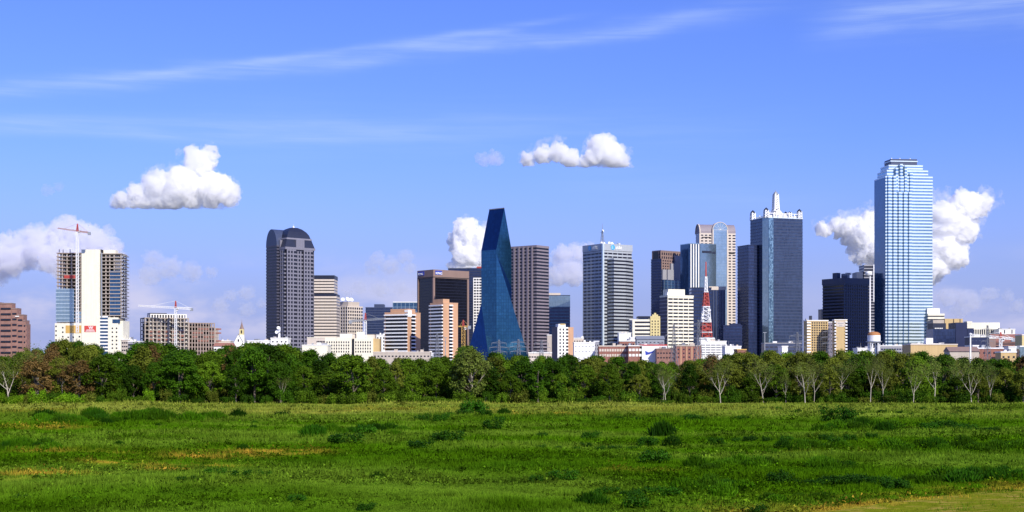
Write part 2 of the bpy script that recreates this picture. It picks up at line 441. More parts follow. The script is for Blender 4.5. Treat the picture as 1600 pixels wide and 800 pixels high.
def attr_mat(name, rough=.9, trans=0.0, bump=0.0, var=.25, scale=1.5):
    m, t, p, out = new_mat(name)
    a = t.node('ShaderNodeAttribute', attribute_name='Col')
    tc = t.node('ShaderNodeTexCoord').outputs['Object']
    n = t.noise(tc, scale, 6, .65)
    c = t.mix(1.0, a.outputs['Color'], t.m('ADD', t.m('MULTIPLY', n, var * 2), 1 - var), 'MULTIPLY')
    t.l.new(c, p.inputs['Base Color']); p.inputs['Roughness'].default_value = rough; p.inputs['Specular IOR Level'].default_value = .0
    if bump:
        b = t.node('ShaderNodeBump'); b.inputs['Strength'].default_value = .9; b.inputs['Distance'].default_value = bump
        t.l.new(n, b.inputs['Height']); t.l.new(b.outputs[0], p.inputs['Normal'])
    if trans:
        tr = t.node('ShaderNodeBsdfTranslucent'); t.l.new(c, tr.inputs[0])
        mx = t.node('ShaderNodeMixShader'); mx.inputs[0].default_value = trans
        t.l.new(p.outputs[0], mx.inputs[1]); t.l.new(tr.outputs[0], mx.inputs[2]); t.l.new(mx.outputs[0], out.inputs[0])
    return m
M['soil'] = attr_mat('meadow_ground', bump=.25, var=.5)
M['grass'] = attr_mat('meadow_grass', trans=.3, var=.2)

def set_cols(me, cols):
    a = me.color_attributes.new('Col', 'FLOAT_COLOR', 'POINT')
    a.data.foreach_set('color', np.concatenate([cols, np.ones((len(cols), 1))], 1).astype(np.float32).ravel())

def ground():
    xs = np.concatenate([[-60000, -20000, -6000, -2500, -1200, -600, -400], np.arange(-300, 301, 2.5), [400, 600, 1200, 2500, 6000, 20000, 60000]])
    ys = np.concatenate([[-60000, -20000, -6000, -2000, -600, -200, -100], np.arange(-60, 60, 2.5), np.arange(60, 352, 2.0), [370, 400, 500, 800, 1400, 2500, 5000, 12000, 30000, 80000]])
    gx, gy = np.meshgrid(xs, ys); x = gx.ravel(); y = gy.ravel(); z = height(x, y)
    nx = len(xs); f = [(j * nx + i, j * nx + i + 1, (j + 1) * nx + i + 1, (j + 1) * nx + i) for j in range(len(ys) - 1) for i in range(nx - 1)]
    me = bpy.data.meshes.new('ground'); me.from_pydata(np.stack([x, y, z], 1).tolist(), [], f)
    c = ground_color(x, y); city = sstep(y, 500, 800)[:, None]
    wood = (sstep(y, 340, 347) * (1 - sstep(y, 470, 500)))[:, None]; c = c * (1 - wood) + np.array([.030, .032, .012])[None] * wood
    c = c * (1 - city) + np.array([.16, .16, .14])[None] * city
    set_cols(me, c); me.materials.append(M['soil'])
    for p in me.polygons: p.use_smooth = True
    o = bpy.data.objects.new('ground', me); col.objects.link(o); tag(o, kind='structure')
ground()

# the mown dirt track along the foot of the levee, bottom right
def track_y(x): return 88.0 + (x - 17.0) * .78
def track():
    m_, t, p, _ = new_mat('dirt_track')
    p.inputs['Specular IOR Level'].default_value = 0
    tc = t.node('ShaderNodeTexCoord').outputs['Object']
    n = t.noise(t.mapv(tc, (.5, 1.6, 1), rot=(0, 0, -.65)), .8, 6, .65); n2 = t.noise(tc, 2.2, 5, .7)
    c = t.mix(t.ramp(n, .36, .52), (.40, .29, .06, 1), (.17, .20, .010, 1))
    c = t.mix(1.0, c, t.m('ADD', t.m('MULTIPLY', n2, .8), .6), 'MULTIPLY')
    t.l.new(c, p.inputs['Base Color']); p.inputs['Roughness'].default_value = .95
    b = t.node('ShaderNodeBump'); b.inputs['Distance'].default_value = .1; t.l.new(n2, b.inputs['Height']); t.l.new(b.outputs[0], p.inputs['Normal'])
    vs, fs = [], []
    xs = np.arange(-20, 80, 1.0); K = 9
    for i, x in enumerate(xs):
        yc = track_y(x)
        for k in range(K):
            y = yc - 16 + 16 * k / (K - 1)
            if k in (0, K - 1): y += (vnoise([x], [k], 31, 2.0)[0] - .5) * 2.2 + (vnoise([x], [k], 32, .8)[0] - .5) * .9
            vs.append((x, y, float(height([x], [y])[0]) + .03))
    for i in range(len(xs) - 1):
        for k in range(K - 1):
            a = i * K + k; fs.append((a, a + K, a + K + 1, a + 1))
    me = bpy.data.meshes.new('dirt_path'); me.from_pydata(vs, [], fs); me.materials.append(m_)
    o = bpy.data.objects.new('dirt_path', me); col.objects.link(o); tag(o, kind='structure')
track()

# ================================================================== BUILDINGS
def crane(label, px, ytop, ybase, jib_l, jib_r, Y, mat_mast, mat_jib, apex, left_jib=True, slewmat=None, rz=0.0, mw=2.2, jh=1.8, drop=0.0):
    """tower crane: mast at picture column px; jib ends at columns jib_l and jib_r (ytop = jib row at mast)"""
    o = empty('tower_crane', label, 'crane', (X(px, Y), Y, 0), rz)
    zj = Z(ytop, Y); zb = max(0, Z(ybase, Y)); za = Z(apex, Y)
    MB().lattice((0, 0, zb), (0, 0, zj - 1), mw, mw, max(4, int((zj - zb) / 3.2)), .19, .12).build('mast', M[mat_mast], o)
    xl = (jib_l - px) / F * Y; xr = (jib_r - px) / F * Y
    if not left_jib: xl, xr = xr, xl
    sg = 1 if xl < 0 else -1
    dz = drop
    MB().lattice((0, 0, zj), (xl, 0, zj + dz), jh, jh * .7, max(5, int(abs(xl) / 2.6)), .17, .11).build('jib', M[mat_jib], o)
    MB().lattice((0, 0, zj), (xr, 0, zj - dz * abs(xr / xl)), jh, jh, max(2, int(abs(xr) / 2.6)), .24, .17).build('counter_jib', M[mat_jib], o)
    MB().lattice((0, 0, zj), (0, 0, za), 1.7, .5, 4, .28, .2).build('apex', M['redpaint'], o)
    zc = zj - dz * abs(xr / xl)
    MB().box(xr - 1.2, xr + 1.8, -1, 1, zc - 2.6, zc + .6).build('counterweight', M['steel'], o)
    cb = MB().box(.9 * sg, .9 * sg + 1.9, -1.2, 1, zj - 3.2, zj - .8).build('cab', M['whitepaint'], o)
    MB().box(1.0 * sg + .2, 1.0 * sg + 1.5, -1.26, -1.2, zj - 2.4, zj - 1.2).build('window', M['g_black'], cb)
    MB().beam((0, 0, za), (xl * .62, 0, zj + dz * .62 + 1), .1).beam((0, 0, za), (xr * .9, 0, zc + 1), .1).build('tie_rod', M[mat_jib], o)
    return o

# ---- 1 stepped brick hotel at the left edge
def b_hotel():
    Y = 1100
    t = Tower('brick_hotel', 'stepped reddish brown brick hotel at the left edge of the skyline', 'hotel', -70, -70, 41, Y, depth=9, th=0.0)
    prof = [(-70, 460), (0, 475), (18, 475), (18, 483), (27, 483), (27, 493), (36, 493), (36, 500), (40, 500), (40, 508), (44, 508)]
    steps = [(-70, 0, 474), (0, 18, 475), (18, 27, 483), (27, 36, 493), (36, 40, 502), (40, 41.5, 508)]
    for a, b, py in steps:
        w = t.box('wall', M['brickbrown'], t.u(a), t.u(b) + (.02 if b < 44 else 0), 0 + (44 - b) * .02, 9, 0, t.z(py))
        MB().box(t.u(a), t.u(b), -.3 + (44 - b) * .02, 9.3, t.z(py), t.z(py) + .9).build('parapet', M['brown'], t.o)
    n = 0
    for a, b, py in steps[1:]:
        z = t.z(py) - 4.2
        while z > 8:
            t.box('window', M['g_win'], t.u(a) + .6, t.u(b) - (.6 if b < 40 else .3), -.12, .3, z, z + 1.3); z -= 4.3
    t.box('sign_panel', M['white'], t.u(24), t.u(30), -.5, 0, t.z(495), t.z(493.6))
b_hotel()

# ---- 2 hotel tower under construction with white core wall
def b_wtower():
    Y = 1500
    t = Tower('unfinished_tower', 'unfinished high rise with tall blank white core wall and open floor slabs either side', 'high rise', 88, 88, 194, Y, depth=26, th=0.0)
    u, z = t.u, t.z
    fh = (z(395) - z(503)) / 19
    # white core
    t.box('core_wall', M['cream'], u(128), u(156.5), -1.5, 24, 0, z(390))
    t.box('core_box', M['dark'], u(152), u(157.5), 2, 10, z(398), z(389.5))
    t.box('core_box', M['cream'], u(159), u(178), 6, 16, z(398), z(390))
    # left wing slabs and columns
    s0 = t.box('floor_slab', M['rawbrown'], u(88), u(128), 0, 24, 0, .85); s0.location.z = z(396)
    for k in range(1, 20): dupe(s0, t.o, (0, 0, z(396) - k * fh))
    c0 = t.box('column', M['concrete'], -.5, .5, 0.6, 1.6, z(505), z(396))
    xs = [u(90) + (u(126) - u(90)) * i / 5 for i in range(6)]
    for i, x in enumerate(xs):
        for y in (0, 10, 20):
            if i or y: dupe(c0, t.o, (x, y, 0))
    c0.location = (xs[0], 0, 0)
    t.box('service_core', M['rawbrown'], u(98), u(122), 11, 18, z(505), z(399))
    t.box('glass_front', M['g_pale'], u(88) - .3, u(116), -.35, -.05, z(503) + .5, z(451))
    m0 = t.box('mullion', M['silver'], u(88) - .3, u(116), -.5, -.37, 0, .45)
    for k in range(13): (m0 if k == 0 else dupe(m0, t.o)).location = (0, 0, z(452) - k * fh)
    t.box('glass_front', M['g_pale'], u(117.5), u(128), .2, .5, z(507), z(487))
    t.box('scaffold_net', M['redpaint'], u(100), u(118), -.15, -.04, z(435), z(430))
    for px in (91, 97, 108, 118): t.box('rebar_column', M['concrete'], u(px) - .35, u(px) + .35, 3, 3.7, z(396) + .85, z(389))
    # right wing
    s1 = t.box('floor_slab', M['concrete'], u(157), u(189.5), 0, 24, 0, .9); s1.location.z = z(397)
    for k in range(1, 19): dupe(s1, t.o, (0, 0, z(397) - k * fh))
    s2 = t.box('floor_slab', M['grey'], u(189.5), u(194), 3, 20, 0, .9); s2.location.z = z(400)
    for k in range(1, 18): dupe(s2, t.o, (0, 0, z(400) - k * fh))
    c1 = t.box('column', M['concrete'], -.55, .55, 1.0, 2.1, z(496), z(397))
    for i, px in enumerate((158.5, 165, 171, 178, 188.5)):
        for y in (0, 10, 19):
            (c1 if i == 0 and y == 0 else dupe(c1, t.o)).location = (u(px), y, 0)
    t.box('glass_front', M['g_blue'], u(171.5), u(188), .5, .8, z(492), z(423))
    t.box('partition_wall', M['dark'], u(160), u(186), 7, 8, z(496), z(400))
    t.box('partition_wall', M['white'], u(176), u(187), 3.4, 4, z(425), z(404))
    # podium
    t.box('podium_wall', M['cream'], u(86), u(128), -.8, 26, 0, z(505))
    t.box('podium_wall', M['cream'], u(85), u(88.5), 1, 22, 0, z(507) )
    t.box('podium_wall', M['cream'], u(169), u(185), -.8, 26, 0, z(496))
    t.box('podium_wall', M['cream'], u(185), u(192), .8, 26, 0, z(501))
    t.box('podium_glass', M['g_blue'], u(156), u(169.5), -.5, 24, 0, z(494))
    q = t.box('floor_band', M['white'], u(155.5), u(169), -.9, 0, 0, 1.5)
    for k in range(11): (q if k == 0 else dupe(q, t.o)).location = (0, 0, z(494) - 1.5 - k * 3.6)
    t.box('glass_front', M['g_blue'], u(176), u(188), -1.0, -.7, z(505), z(499))
    t.box('dust_sheet', M['orange'], u(103), u(127.5), -1.05, -.85, z(520.5), z(508.5))
    w0 = t.box('window', M['g_win'], -.75, .75, -.95, -.7, -.8, .8)
    ps = [(x, y) for x in (98.5,) for y in (512, 519, 526, 533)] + [(x, y) for x in (88,) for y in (510, 517, 524, 531)] + [(x, y) for x in (176, 182.5) for y in (513, 519, 526, 532, 538, 544)] + [(124.5, 526), (124.5, 533), (107, 527), (115, 527)]
    for i, (px, py) in enumerate(ps):
        (w0 if i == 0 else dupe(w0, t.o)).location = (u(px), 0, z(py))
    sg = t.box('sign_panel', M['signred'], u(132.5), u(150.8), -1.75, -1.5, z(518.8), z(509)); tag(sg, 'red banner with a white letter and two white lines')
    text(sg, 'W', 4.6, (u(139.2), -1.8, z(514.4)), RF, M['whitepaint'], ext=.04)
    for py, a, b in ((515.6, 136, 147.5), (517.4, 134.5, 149)):
        box_part(sg, 'text_line', M['whitepaint'], u(a), u(b), -1.8, -1.76, z(py) - .32, z(py) + .32)
    MB().box(u(158) , u(160), -1.2, -.2, z(395), z(497)).build('hoist_mast', M['steel'], t.o)
b_wtower()
crane('red and white tower crane rising in front of the unfinished high rise', 121, 361, 520, 90, 139, 1478, 'whitepaint', 'cranered', 349.5, slewmat='redpaint', jh=1.3, drop=3.0)

# ---- 3 low concrete frame under construction
def b_frame():
    Y = 1600
    t = Tower('concrete_frame_building', 'unfinished mid rise concrete frame with open floors beneath a low white crane', 'construction site', 219, 226, 342, Y, ratio=.3)
    u, z = t.u, t.z
    def frame(x0, x1, ztop, nf, nc, mat, y0=0, dep=None, fh=4.6):
        dep = dep or t.d
        s = t.box('floor_slab', mat, x0, x1, y0, dep, 0, .9)
        for k in range(nf): (s if k == 0 else dupe(s, t.o)).location = (0, 0, ztop - .9 - k * fh)
        c = t.box('column', mat, -.55, .55, -.05, 1.05, 0, ztop - .1)
        for j in range(3):
            for i in range(nc):
                (c if i == j == 0 else dupe(c, t.o)).location = (x0 + .6 + (x1 - x0 - 1.2) * i / (nc - 1), y0 + (dep - 1.2 - y0) * j / 2, 0)
    frame(0, u(295), z(496), 10, 12, M['concrete'])
    frame(u(295) + .1, u(336), z(503), 9, 10, M['rawbrown'], y0=.5)
    frame(u(336) + .1, u(342), z(511), 7, 3, M['concrete'], y0=1)
    frame(u(236), u(293), z(490), 2, 14, M['white'], y0=4, dep=t.d - 3, fh=5)
    t.box('lift_core', M['rawbrown'], u(262), u(272), t.d * .3, t.d * .7, 0, z(494))
    t.box('lift_core', M['rawbrown'], u(310), u(318), t.d * .3, t.d * .7, 0, z(503))
    t.box('back_wall', M['dark'], u(228), u(334), t.d * .62, t.d * .66, 0, z(505))
    p0 = t.box('infill_panel', M['brick'], 0, 6.2, .5, .8, 0, 1.7)
    spots = [(u(232) + 8.8 * i, z(517 + 6.2 * j)) for i in range(5) for j in range(3)] + [(u(300) + 7 * i, z(512 + 6.3 * j)) for i in range(5) for j in range(4) if (i + j) % 3]
    for i, (x, zz) in enumerate(spots): (p0 if i == 0 else dupe(p0, t.o)).location = (x, 0, zz - 1.5)
    t.box('roof_slab', M['roofdark'], u(236), u(262), 5, t.d - 4, z(490), z(488.5))
b_frame()
crane('white tower crane with level jib over the concrete frame building', 274.5, 481, 545, 216, 299, 1590, 'whitepaint', 'whitepaint', 470, jh=2.0, mw=2.2, drop=2.5)

# ---- small roofs on the left
def shed(name, label, cat, xl, xr, ytop, Y, mat, roof='flat', roofmat='white', depth=18, group=None, win=None, winmat='g_win', wins=None, xc=None, ratio=.8, base=0):
    if xc is None: t = Tower(name, label, cat, xl, xl, xr, Y, depth=depth, th=0.0, group=group)
    else: t = Tower(name, label, cat, xl, xc, xr, Y, ratio=ratio, group=group)
    h = t.z(ytop)
    t.prism('wall', M[mat], t.rect, 0, h)
    if roof == 'flat':
        t.prism('roof_edge', M[roofmat], offset(t.rect, .35), h, h + .9)
    elif roof == 'gable':
        m = MB(); rh = t.w * .0 + 3.5; a, b, c, d = (-.6, -.8, h), (t.w + .6, -.8, h), (t.w + .6, t.d + .8, h), (-.6, t.d + .8, h)
        e, f = (-.6, t.d / 2, h + rh), (t.w + .6, t.d / 2, h + rh)
        m.face([a, b, f, e]); m.face([c, d, e, f]); m.face([d, a, e]); m.face([b, c, f]); m.face([a, d, c, b]); m.build('roof', M[roofmat], t.o)
    if roof == 'flat' and t.w > 9:
        q = random.Random(int(xl * 13 + ytop))
        for _ in range(q.randint(2, 4)):
            a = q.uniform(.05, .85) * t.w; b = q.uniform(1.2, min(4.5, t.w * .2)); y0 = q.uniform(.15, .6) * t.d
            t.box('roof_unit', M[q.choice(('steel', 'grey', 'beige', 'dullsteel', 'white'))], a, a + b, y0, y0 + 2.5, h + .9, h + .9 + q.uniform(.8, 2.2))
        if q.random() < .5: MB().beam((t.w * .3, t.d * .4, h + .9), (t.w * .3, t.d * .4, h + 5.5), .12).build('aerial', M['dullsteel'], t.o)
    if wins:
        cols, rows, w, hh, fh = wins
        k = 0; w0 = None
        for j in range(rows):
            for i in range(cols):
                x = t.w * (i + .5) / cols; zz = h - 3.2 - j * fh
                if w0 is None: w0 = t.box('window', M[winmat], -w / 2, w / 2, -.08, .2, -hh / 2, hh / 2); c = w0
                else: c = dupe(w0, t.o)
                c.location = (x, 0, zz)
    return t
shed('low_building', 'low tan flat roofed building left of the concrete frame building', 'building', 190, 206, 531, 1500, 'beige', wins=(5, 3, 1.6, 1.6, 4))
shed('low_building', 'low grey open sided building between the white core tower and the concrete frame', 'building', 200, 219, 534, 1450, 'grey', wins=(6, 3, 2, 1.8, 3.6))
shed('low_building', 'low white building with reddish brown pitched roof beside the church', 'building', 334, 362, 541, 1400, 'white', roof='gable', roofmat='terracotta', wins=(5, 1, 1.8, 1.8, 4))
shed('low_building', 'low pale flat roofed building just right of the concrete frame', 'building', 338, 360, 533, 1650, 'beige_pale', wins=(6, 2, 1.6, 1.6, 4))
shed('low_building', 'long low white flat roofed building right of the church', 'building', 384, 421, 533, 1500, 'white', wins=(7, 2, 1.6, 1.6, 4))
shed('low_building', 'low cream building with small windows under the dark domed tower', 'building', 395, 440, 543, 1350, 'cream', wins=(8, 1, 1.6, 1.6, 4))

# ---- white church with steeple
def b_church():
    Y = 1450
    t = Tower('church', 'small white church with golden belfry and thin dark spire', 'church', 366, 366, 379, Y, depth=26, th=0.0)
    w = t.w; h = t.z(534); hr = t.z(522)
    m = MB(); m.prism(t.rect, 0, h, top=False)
    m.face([(0, 0, h), (w, 0, h), (w / 2, 0, hr)]); m.face([(w, t.d, h), (0, t.d, h), (w / 2, t.d, hr)]); m.build('wall', M['white'], t.o)
    m = MB(); m.face([(-.4, -.5, h - .3), (w / 2, -.5, hr + .3), (w / 2, t.d + .5, hr + .3), (-.4, t.d + .5, h - .3)]); m.face([(w / 2, -.5, hr + .3), (w + .4, -.5, h - .3), (w + .4, t.d + .5, h - .3), (w / 2, t.d + .5, hr + .3)]); m.build('roof', M['grey'], t.o)
    t.box('window', M['g_win'], w / 2 - .7, w / 2 + .7, -.1, .2, t.z(534), t.z(530))
    t.box('door', M['brown'], w / 2 - 1, w / 2 + 1, -.1, .2, 0, 3)
    cx = t.u(376.5); r = 2.6
    t.box('steeple_base', M['white'], cx - r, cx + r, 2, 2 + 2 * r, 0, t.z(523))
    b = t.box('belfry', M['yellow'], cx - r * .8, cx + r * .8, 2.5, 2 + 1.8 * r, t.z(523), t.z(514))
    box_part(b, 'louvre', M['dark'], cx - .7, cx + .7, 2.4, 2.52, t.z(521), t.z(516))
    MB().lathe([(r * .95, t.z(514)), (r * .7, t.z(512)), (.35, t.z(504)), (0.05, t.z(499))], 8, cx, 2 + r).build('spire', M['brown'], t.o)
b_church()

# ---- white box with dish sculpture
t = shed('broadcast_building', 'small white block with a tall dish mast at the foot of the domed tower', 'building', 423, 450, 529, 1450, 'white', wins=(4, 2, 1.5, 1.5, 4))
MB().beam((t.u(435), 6, t.z(529)), (t.u(435), 6, t.z(517)), .9).build('mast', M['whitepaint'], t.o)
for dx, dz, r in ((-1.6, 0, 2.2), (1.2, 1.5, 2.4), (-.4, 4.2, 1.9)): dish(t.o, t.u(434.5) + dx, 5, t.z(519) + dz - r, r, rnd.uniform(-1, 1))

# ---- 4 dark domed granite tower
def b_dome():
    Y = 1800
    t = Tower('domed_tower', 'tall dark grey granite tower with dark pyramid dome and white finial', 'skyscraper', 425, 446, 492, Y, ratio=.72)
    w, d = t.w, t.d; z = t.z; h = z(389)
    n = 3.0
    poly = [(n, 0), (w * .36, 0), (w * .36, 2.2), (w * .64, 2.2), (w * .64, 0), (w - n, 0), (w - n, n), (w, n), (w, d - n), (w - n, d - n), (w - n, d), (n, d), (n, d - n), (0, d - n), (0, n), (n, n)]
    t.clad(poly, 0, h, M['g_win'], M['granite'], fh=5.0, bh=1.9, pier=M['granite'], step=4.6, pw=1.7, edges=[0, 2, 4, 7, 13], pproud=.5)
    # stepped crown
    t.prism('cornice', M['granite'], offset(t.rect, .3), h, h + 3)
    def pyr(name, mat, r0, r1, z0, z1):
        m = MB(); a = [(w * .5 + sx * w * r0, d * .5 + sy * d * r0, z0) for sx, sy in ((-1, -1), (1, -1), (1, 1), (-1, 1))]
        b = [(w * .5 + sx * w * r1, d * .5 + sy * d * r1, z1) for sx, sy in ((-1, -1), (1, -1), (1, 1), (-1, 1))]
        for i in range(4): m.face([a[i], a[(i + 1) % 4], b[(i + 1) % 4], b[i]])
        m.face(b); return m.build(name, mat, t.o)
    z0 = h + 3
    pyr('dome_tier', M['roofdark'], .495, .475, z0, z(382)); pyr('dome_tier', M['roofdark'], .475, .42, z(382), z(373))
    pyr('cornice', M['granite'], .43, .42, z(373), z(370.5))
    rr = [(.40, 370.5), (.365, 365), (.30, 360), (.2, 355.5), (.10, 353)]
    for (a, p), (b, q) in zip(rr, rr[1:]): pyr('dome_tier', M['roofdark'], a, b, z(p), z(q))
    t.box('arch_panel', M['granite'], w * .36, w * .64, -.2, d * .1, h + 3, z(373))
    t.box('arch_panel', M['granite'], -.2, w * .1, d * .38, d * .62, h + 3, z(374))
    MB().lathe([(1.6, z(353.4)), (1.5, z(351.5)), (.2, z(350)), (.12, z(347.5))], 10, w / 2, d / 2).build('finial', M['whitepaint'], t.o)
    # rear slab with curved vault seen to the left
    u0 = t.v(425)
    m = MB(); yy0, yy1 = d * .45, d * 1.25; x0, x1 = -4, w * .35
    t.clad([(x0, yy0), (x1, yy0), (x1, yy1), (x0, yy1)], 0, z(382), M['g_win'], M['granite_and_shade'], fh=4.0, bh=2.0, bandname='side_band', name='side_glass')
    pts = [(x0, z(382))] + [(x0, z(382))]
    arc = [(yy0 + (yy1 - yy0) * (.5 - .5 * math.cos(a)), z(382) + (z(356) - z(382)) * math.sin(a)) for a in np.linspace(0, math.pi, 13)]
    m.face([(x0, a, b) for a, b in arc][::-1]); m.face([(x1, a, b) for a, b in arc])
    for (a, b), (c, e) in zip(arc, arc[1:]): m.face([(x0, a, b), (x1, a, b), (x1, c, e), (x0, c, e)])
    m.build('vault_roof', M['navy2'], t.o)
b_dome()

# ---- 5 banded beige building
def b_band():
    Y = 1950
    t = Tower('banded_office', 'beige and dark striped office block with navy cap right of the domed tower', 'office building', 470, 470, 526, Y, depth=40, th=0.0)
    p1 = [(0, 0), (t.w, 0), (t.w, t.d), (0, t.d)]
    t.clad(p1, 0, t.z(463), M['g_win'], M['beige_pale'], fh=4.3, bh=2.7)
    p2 = [(0, 2), (t.u(522), 2), (t.u(522), t.d), (0, t.d)]
    t.prism('terrace_band', M['roofdark'], offset(p1, -.5), t.z(463), t.z(459))
    t.clad(p2, t.z(459), t.z(436), M['g_win'], M['beige_pale'], fh=4.3, bh=2.7, bandname='upper_band', name='upper_glass')
    t.prism('roof_cap', M['roofdark'], offset(p2, .2), t.z(436), t.z(430))
b_band()

# ---- 6 tan grid building with dishes
def b_grid():
    Y = 2100
    t = Tower('grid_office', 'pale stone office block with square windows and white satellite dishes on its roof', 'office building', 524, 543, 567, Y, ratio=.8)
    t.clad(t.rect, 0, t.z(478), M['g_win'], M['beige_pale'], fh=5.0, bh=1.8, pier=M['beige_pale'], step=4.8, pw=1.4, edges=[0, 3])
    t.roofbox(M['beige'], .12, .85, .1, .8, t.z(478), t.z(471))
    for px, r in ((544, 3), (551, 3.6), (557, 3.2), (539, 1.8)): dish(t.o, t.u(px) if px > 543 else 1, 8 + r, t.z(471), r, rnd.uniform(-.9, .6))
b_grid()

# ---- 7 cream civic block
def b_cream():
    Y = 1500
    t = Tower('cream_block', 'long cream four storey block with rows of small square windows and dark central slot', 'building', 508, 508, 592, Y, depth=30, th=0.0)
    z = t.z
    t.box('wall', M['cream'], 0, t.u(549.5), 0, 30, 0, z(527)); t.box('wall', M['cream'], t.u(553.5), t.u(583), 0, 30, 0, z(528.5))
    t.box('slot_glass', M['g_black'], t.u(549.5), t.u(553.5), 1.2, 29, 0, z(530))
    t.box('wall', M['ochre'], t.u(583), t.w, 2, 28, 0, z(529))
    t.box('stair_tower', M['white'], t.u(530), t.u(549), 6, 20, z(527), z(521.5))
    t.box('penthouse', M['beige_pale'], t.u(549.2), t.u(584), 9, 22, z(529), z(522.5)); t.box('penthouse', M['cream'], t.u(556), t.u(569), 6, 8.9, z(529), z(518))
    q = t.box('window', M['g_win'], -.6, .6, -.08, .3, -1.0, 1.0); first = True
    for j in range(4):
        for i in range(19):
            px = 511 + i * 3.75
            if 548 < px < 555: continue
            if px > 582: continue
            (q if first else dupe(q, t.o)).location = (t.u(px), 0, z(534.8 + j * 4.9)); first = False
    c = t.box('joint', M['beige'], t.u(524.8), t.u(525.3), -.12, .1, 0, z(527))
b_cream()
t = Tower('beige_annex', 'low beige block with small windows left of the long cream block', 'building', 480, 480, 510, 1600, depth=30, th=0.0)
t.prism('wall', M['beige_pale'], t.rect, 0, t.z(528)); t.prism('roof_edge', M['cream'], offset(t.rect, .3), t.z(528), t.z(527))
q = t.box('window', M['g_win'], -.7, .7, -.08, .3, -1, 1)
for i in range(24): (q if i == 0 else dupe(q, t.o)).location = (t.u(495.5 + (i % 6) * 2.4), 0, t.z(534 + (i // 6) * 4.6))
shed('low_building', 'low cream windowless shed in front of the striped office block', 'building', 472, 512, 540, 1350, 'cream', depth=24)
crane('tower crane with red top and pale grey jib in front of the navy slab office', 571, 500, 530, 603, 547, 1440, 'whitepaint', 'steel', 489, left_jib=True, jh=1.5, drop=1.5)
shed('low_building', 'narrow white block with dark slots at the foot of the navy slab office', 'building', 588, 602, 524, 1700, 'white', wins=(3, 5, 1.4, 2.6, 4.2))
shed('low_building', 'long low pink brown building under the balcony apartment towers', 'building', 583, 672, 551, 1250, 'beige', roofmat='beige_pale', wins=(16, 1, 1.6, 1.2, 4))
shed('low_building', 'low white and blue shed between the two balcony apartment towers', 'building', 655, 676, 553, 1300, 'whitepaint', wins=(4, 1, 2, 2, 4), winmat='g_blue')

# ---- 8 navy slabs
def b_navy():
    Y = 2150
    t = Tower('slab_office', 'plain navy blue slab office with small rooftop box behind the cream block', 'office building', 571, 571, 625, Y, depth=35, th=0.0)
    t.clad(t.rect, 0, t.z(480), M['g_navy'], M['navy2'], fh=4, bh=1.5); t.roofbox(M['navy2'], .24, .52, .2, .8, t.z(480), t.z(475))
    t = Tower('teal_office', 'low teal glass office with white grid behind the left apartment tower', 'office building', 614, 614, 659, 2050, depth=35, th=0.0)
    t.clad(t.rect, 0, t.z(472.5), M['g_blue'], M['g_pale'], fh=6.5, bh=.9, pier=M['g_pale'], step=6.2, pw=.9, edges=[0, 3])
    t.prism('roof_rim', M['white'], offset(t.rect, .1), t.z(472.5), t.z(471.4))
b_navy()

# ---- 9, 10 apartment towers with balconies
def b_apart(label, xl, xc, xr, ytop, Y, strip, nf, capx, sign=False):
    t = Tower('apartment_tower', label, 'apartment building', xl, xc, xr, Y, ratio=1.15)
    w, d, h = t.w, t.d, t.z(ytop)
    t.prism('wall', M['tan'], t.rect, 0, h)
    t.box('window_wall', M['g_black'], -.1, 3, .6, d - 1.2, 2, h - 3)
    fh = h / nf
    b = t.box('balcony', M['whitepaint'], -1.7, 0, .2, d, 0, 1.35)
    for k in range(1, nf): (b if k == 1 else dupe(b, t.o)).location = (0, 0, h - 2.6 - (k - 1) * fh)
    s0, s1 = t.u(strip[0]), t.u(strip[1])
    t.box('window_strip', M['g_black'], s0, s1, -.12, 1, 2, h - 2.5)
    b = t.box('balcony', M['whitepaint'], s0 - .1, s1 + .1, -1.3, -.1, 0, 1.35)
    for k in range(1, nf): (b if k == 1 else dupe(b, t.o)).location = (0, 0, h - 2.6 - (k - 1) * fh)
    t.prism('parapet', M['tan'], offset(t.rect, .12), h, h + 1.0)
    t.box('penthouse', M['tan'], t.u(capx[0]) if capx[0] > xc else -0 + .3, t.u(capx[1]), 1, d * .8, h + 1, h + 4.6)
    if sign: t.box('sign_block', M['whitepaint'], t.u(xc) , t.u(xc + 6), -.4, 4, h - 4, h + 3.2)
    return t
b_apart('brick apartment tower with white balconies and white roof block left of the twin frame tower', 601, 637, 657, 489, 1500, (642.5, 648.5), 17, (639, 650), True)
b_apart('taller slim brick apartment tower with white balconies in front of the bronze framed glass tower', 672, 692.5, 715.5, 474, 1450, (701.5, 706.8), 21, (693, 703))

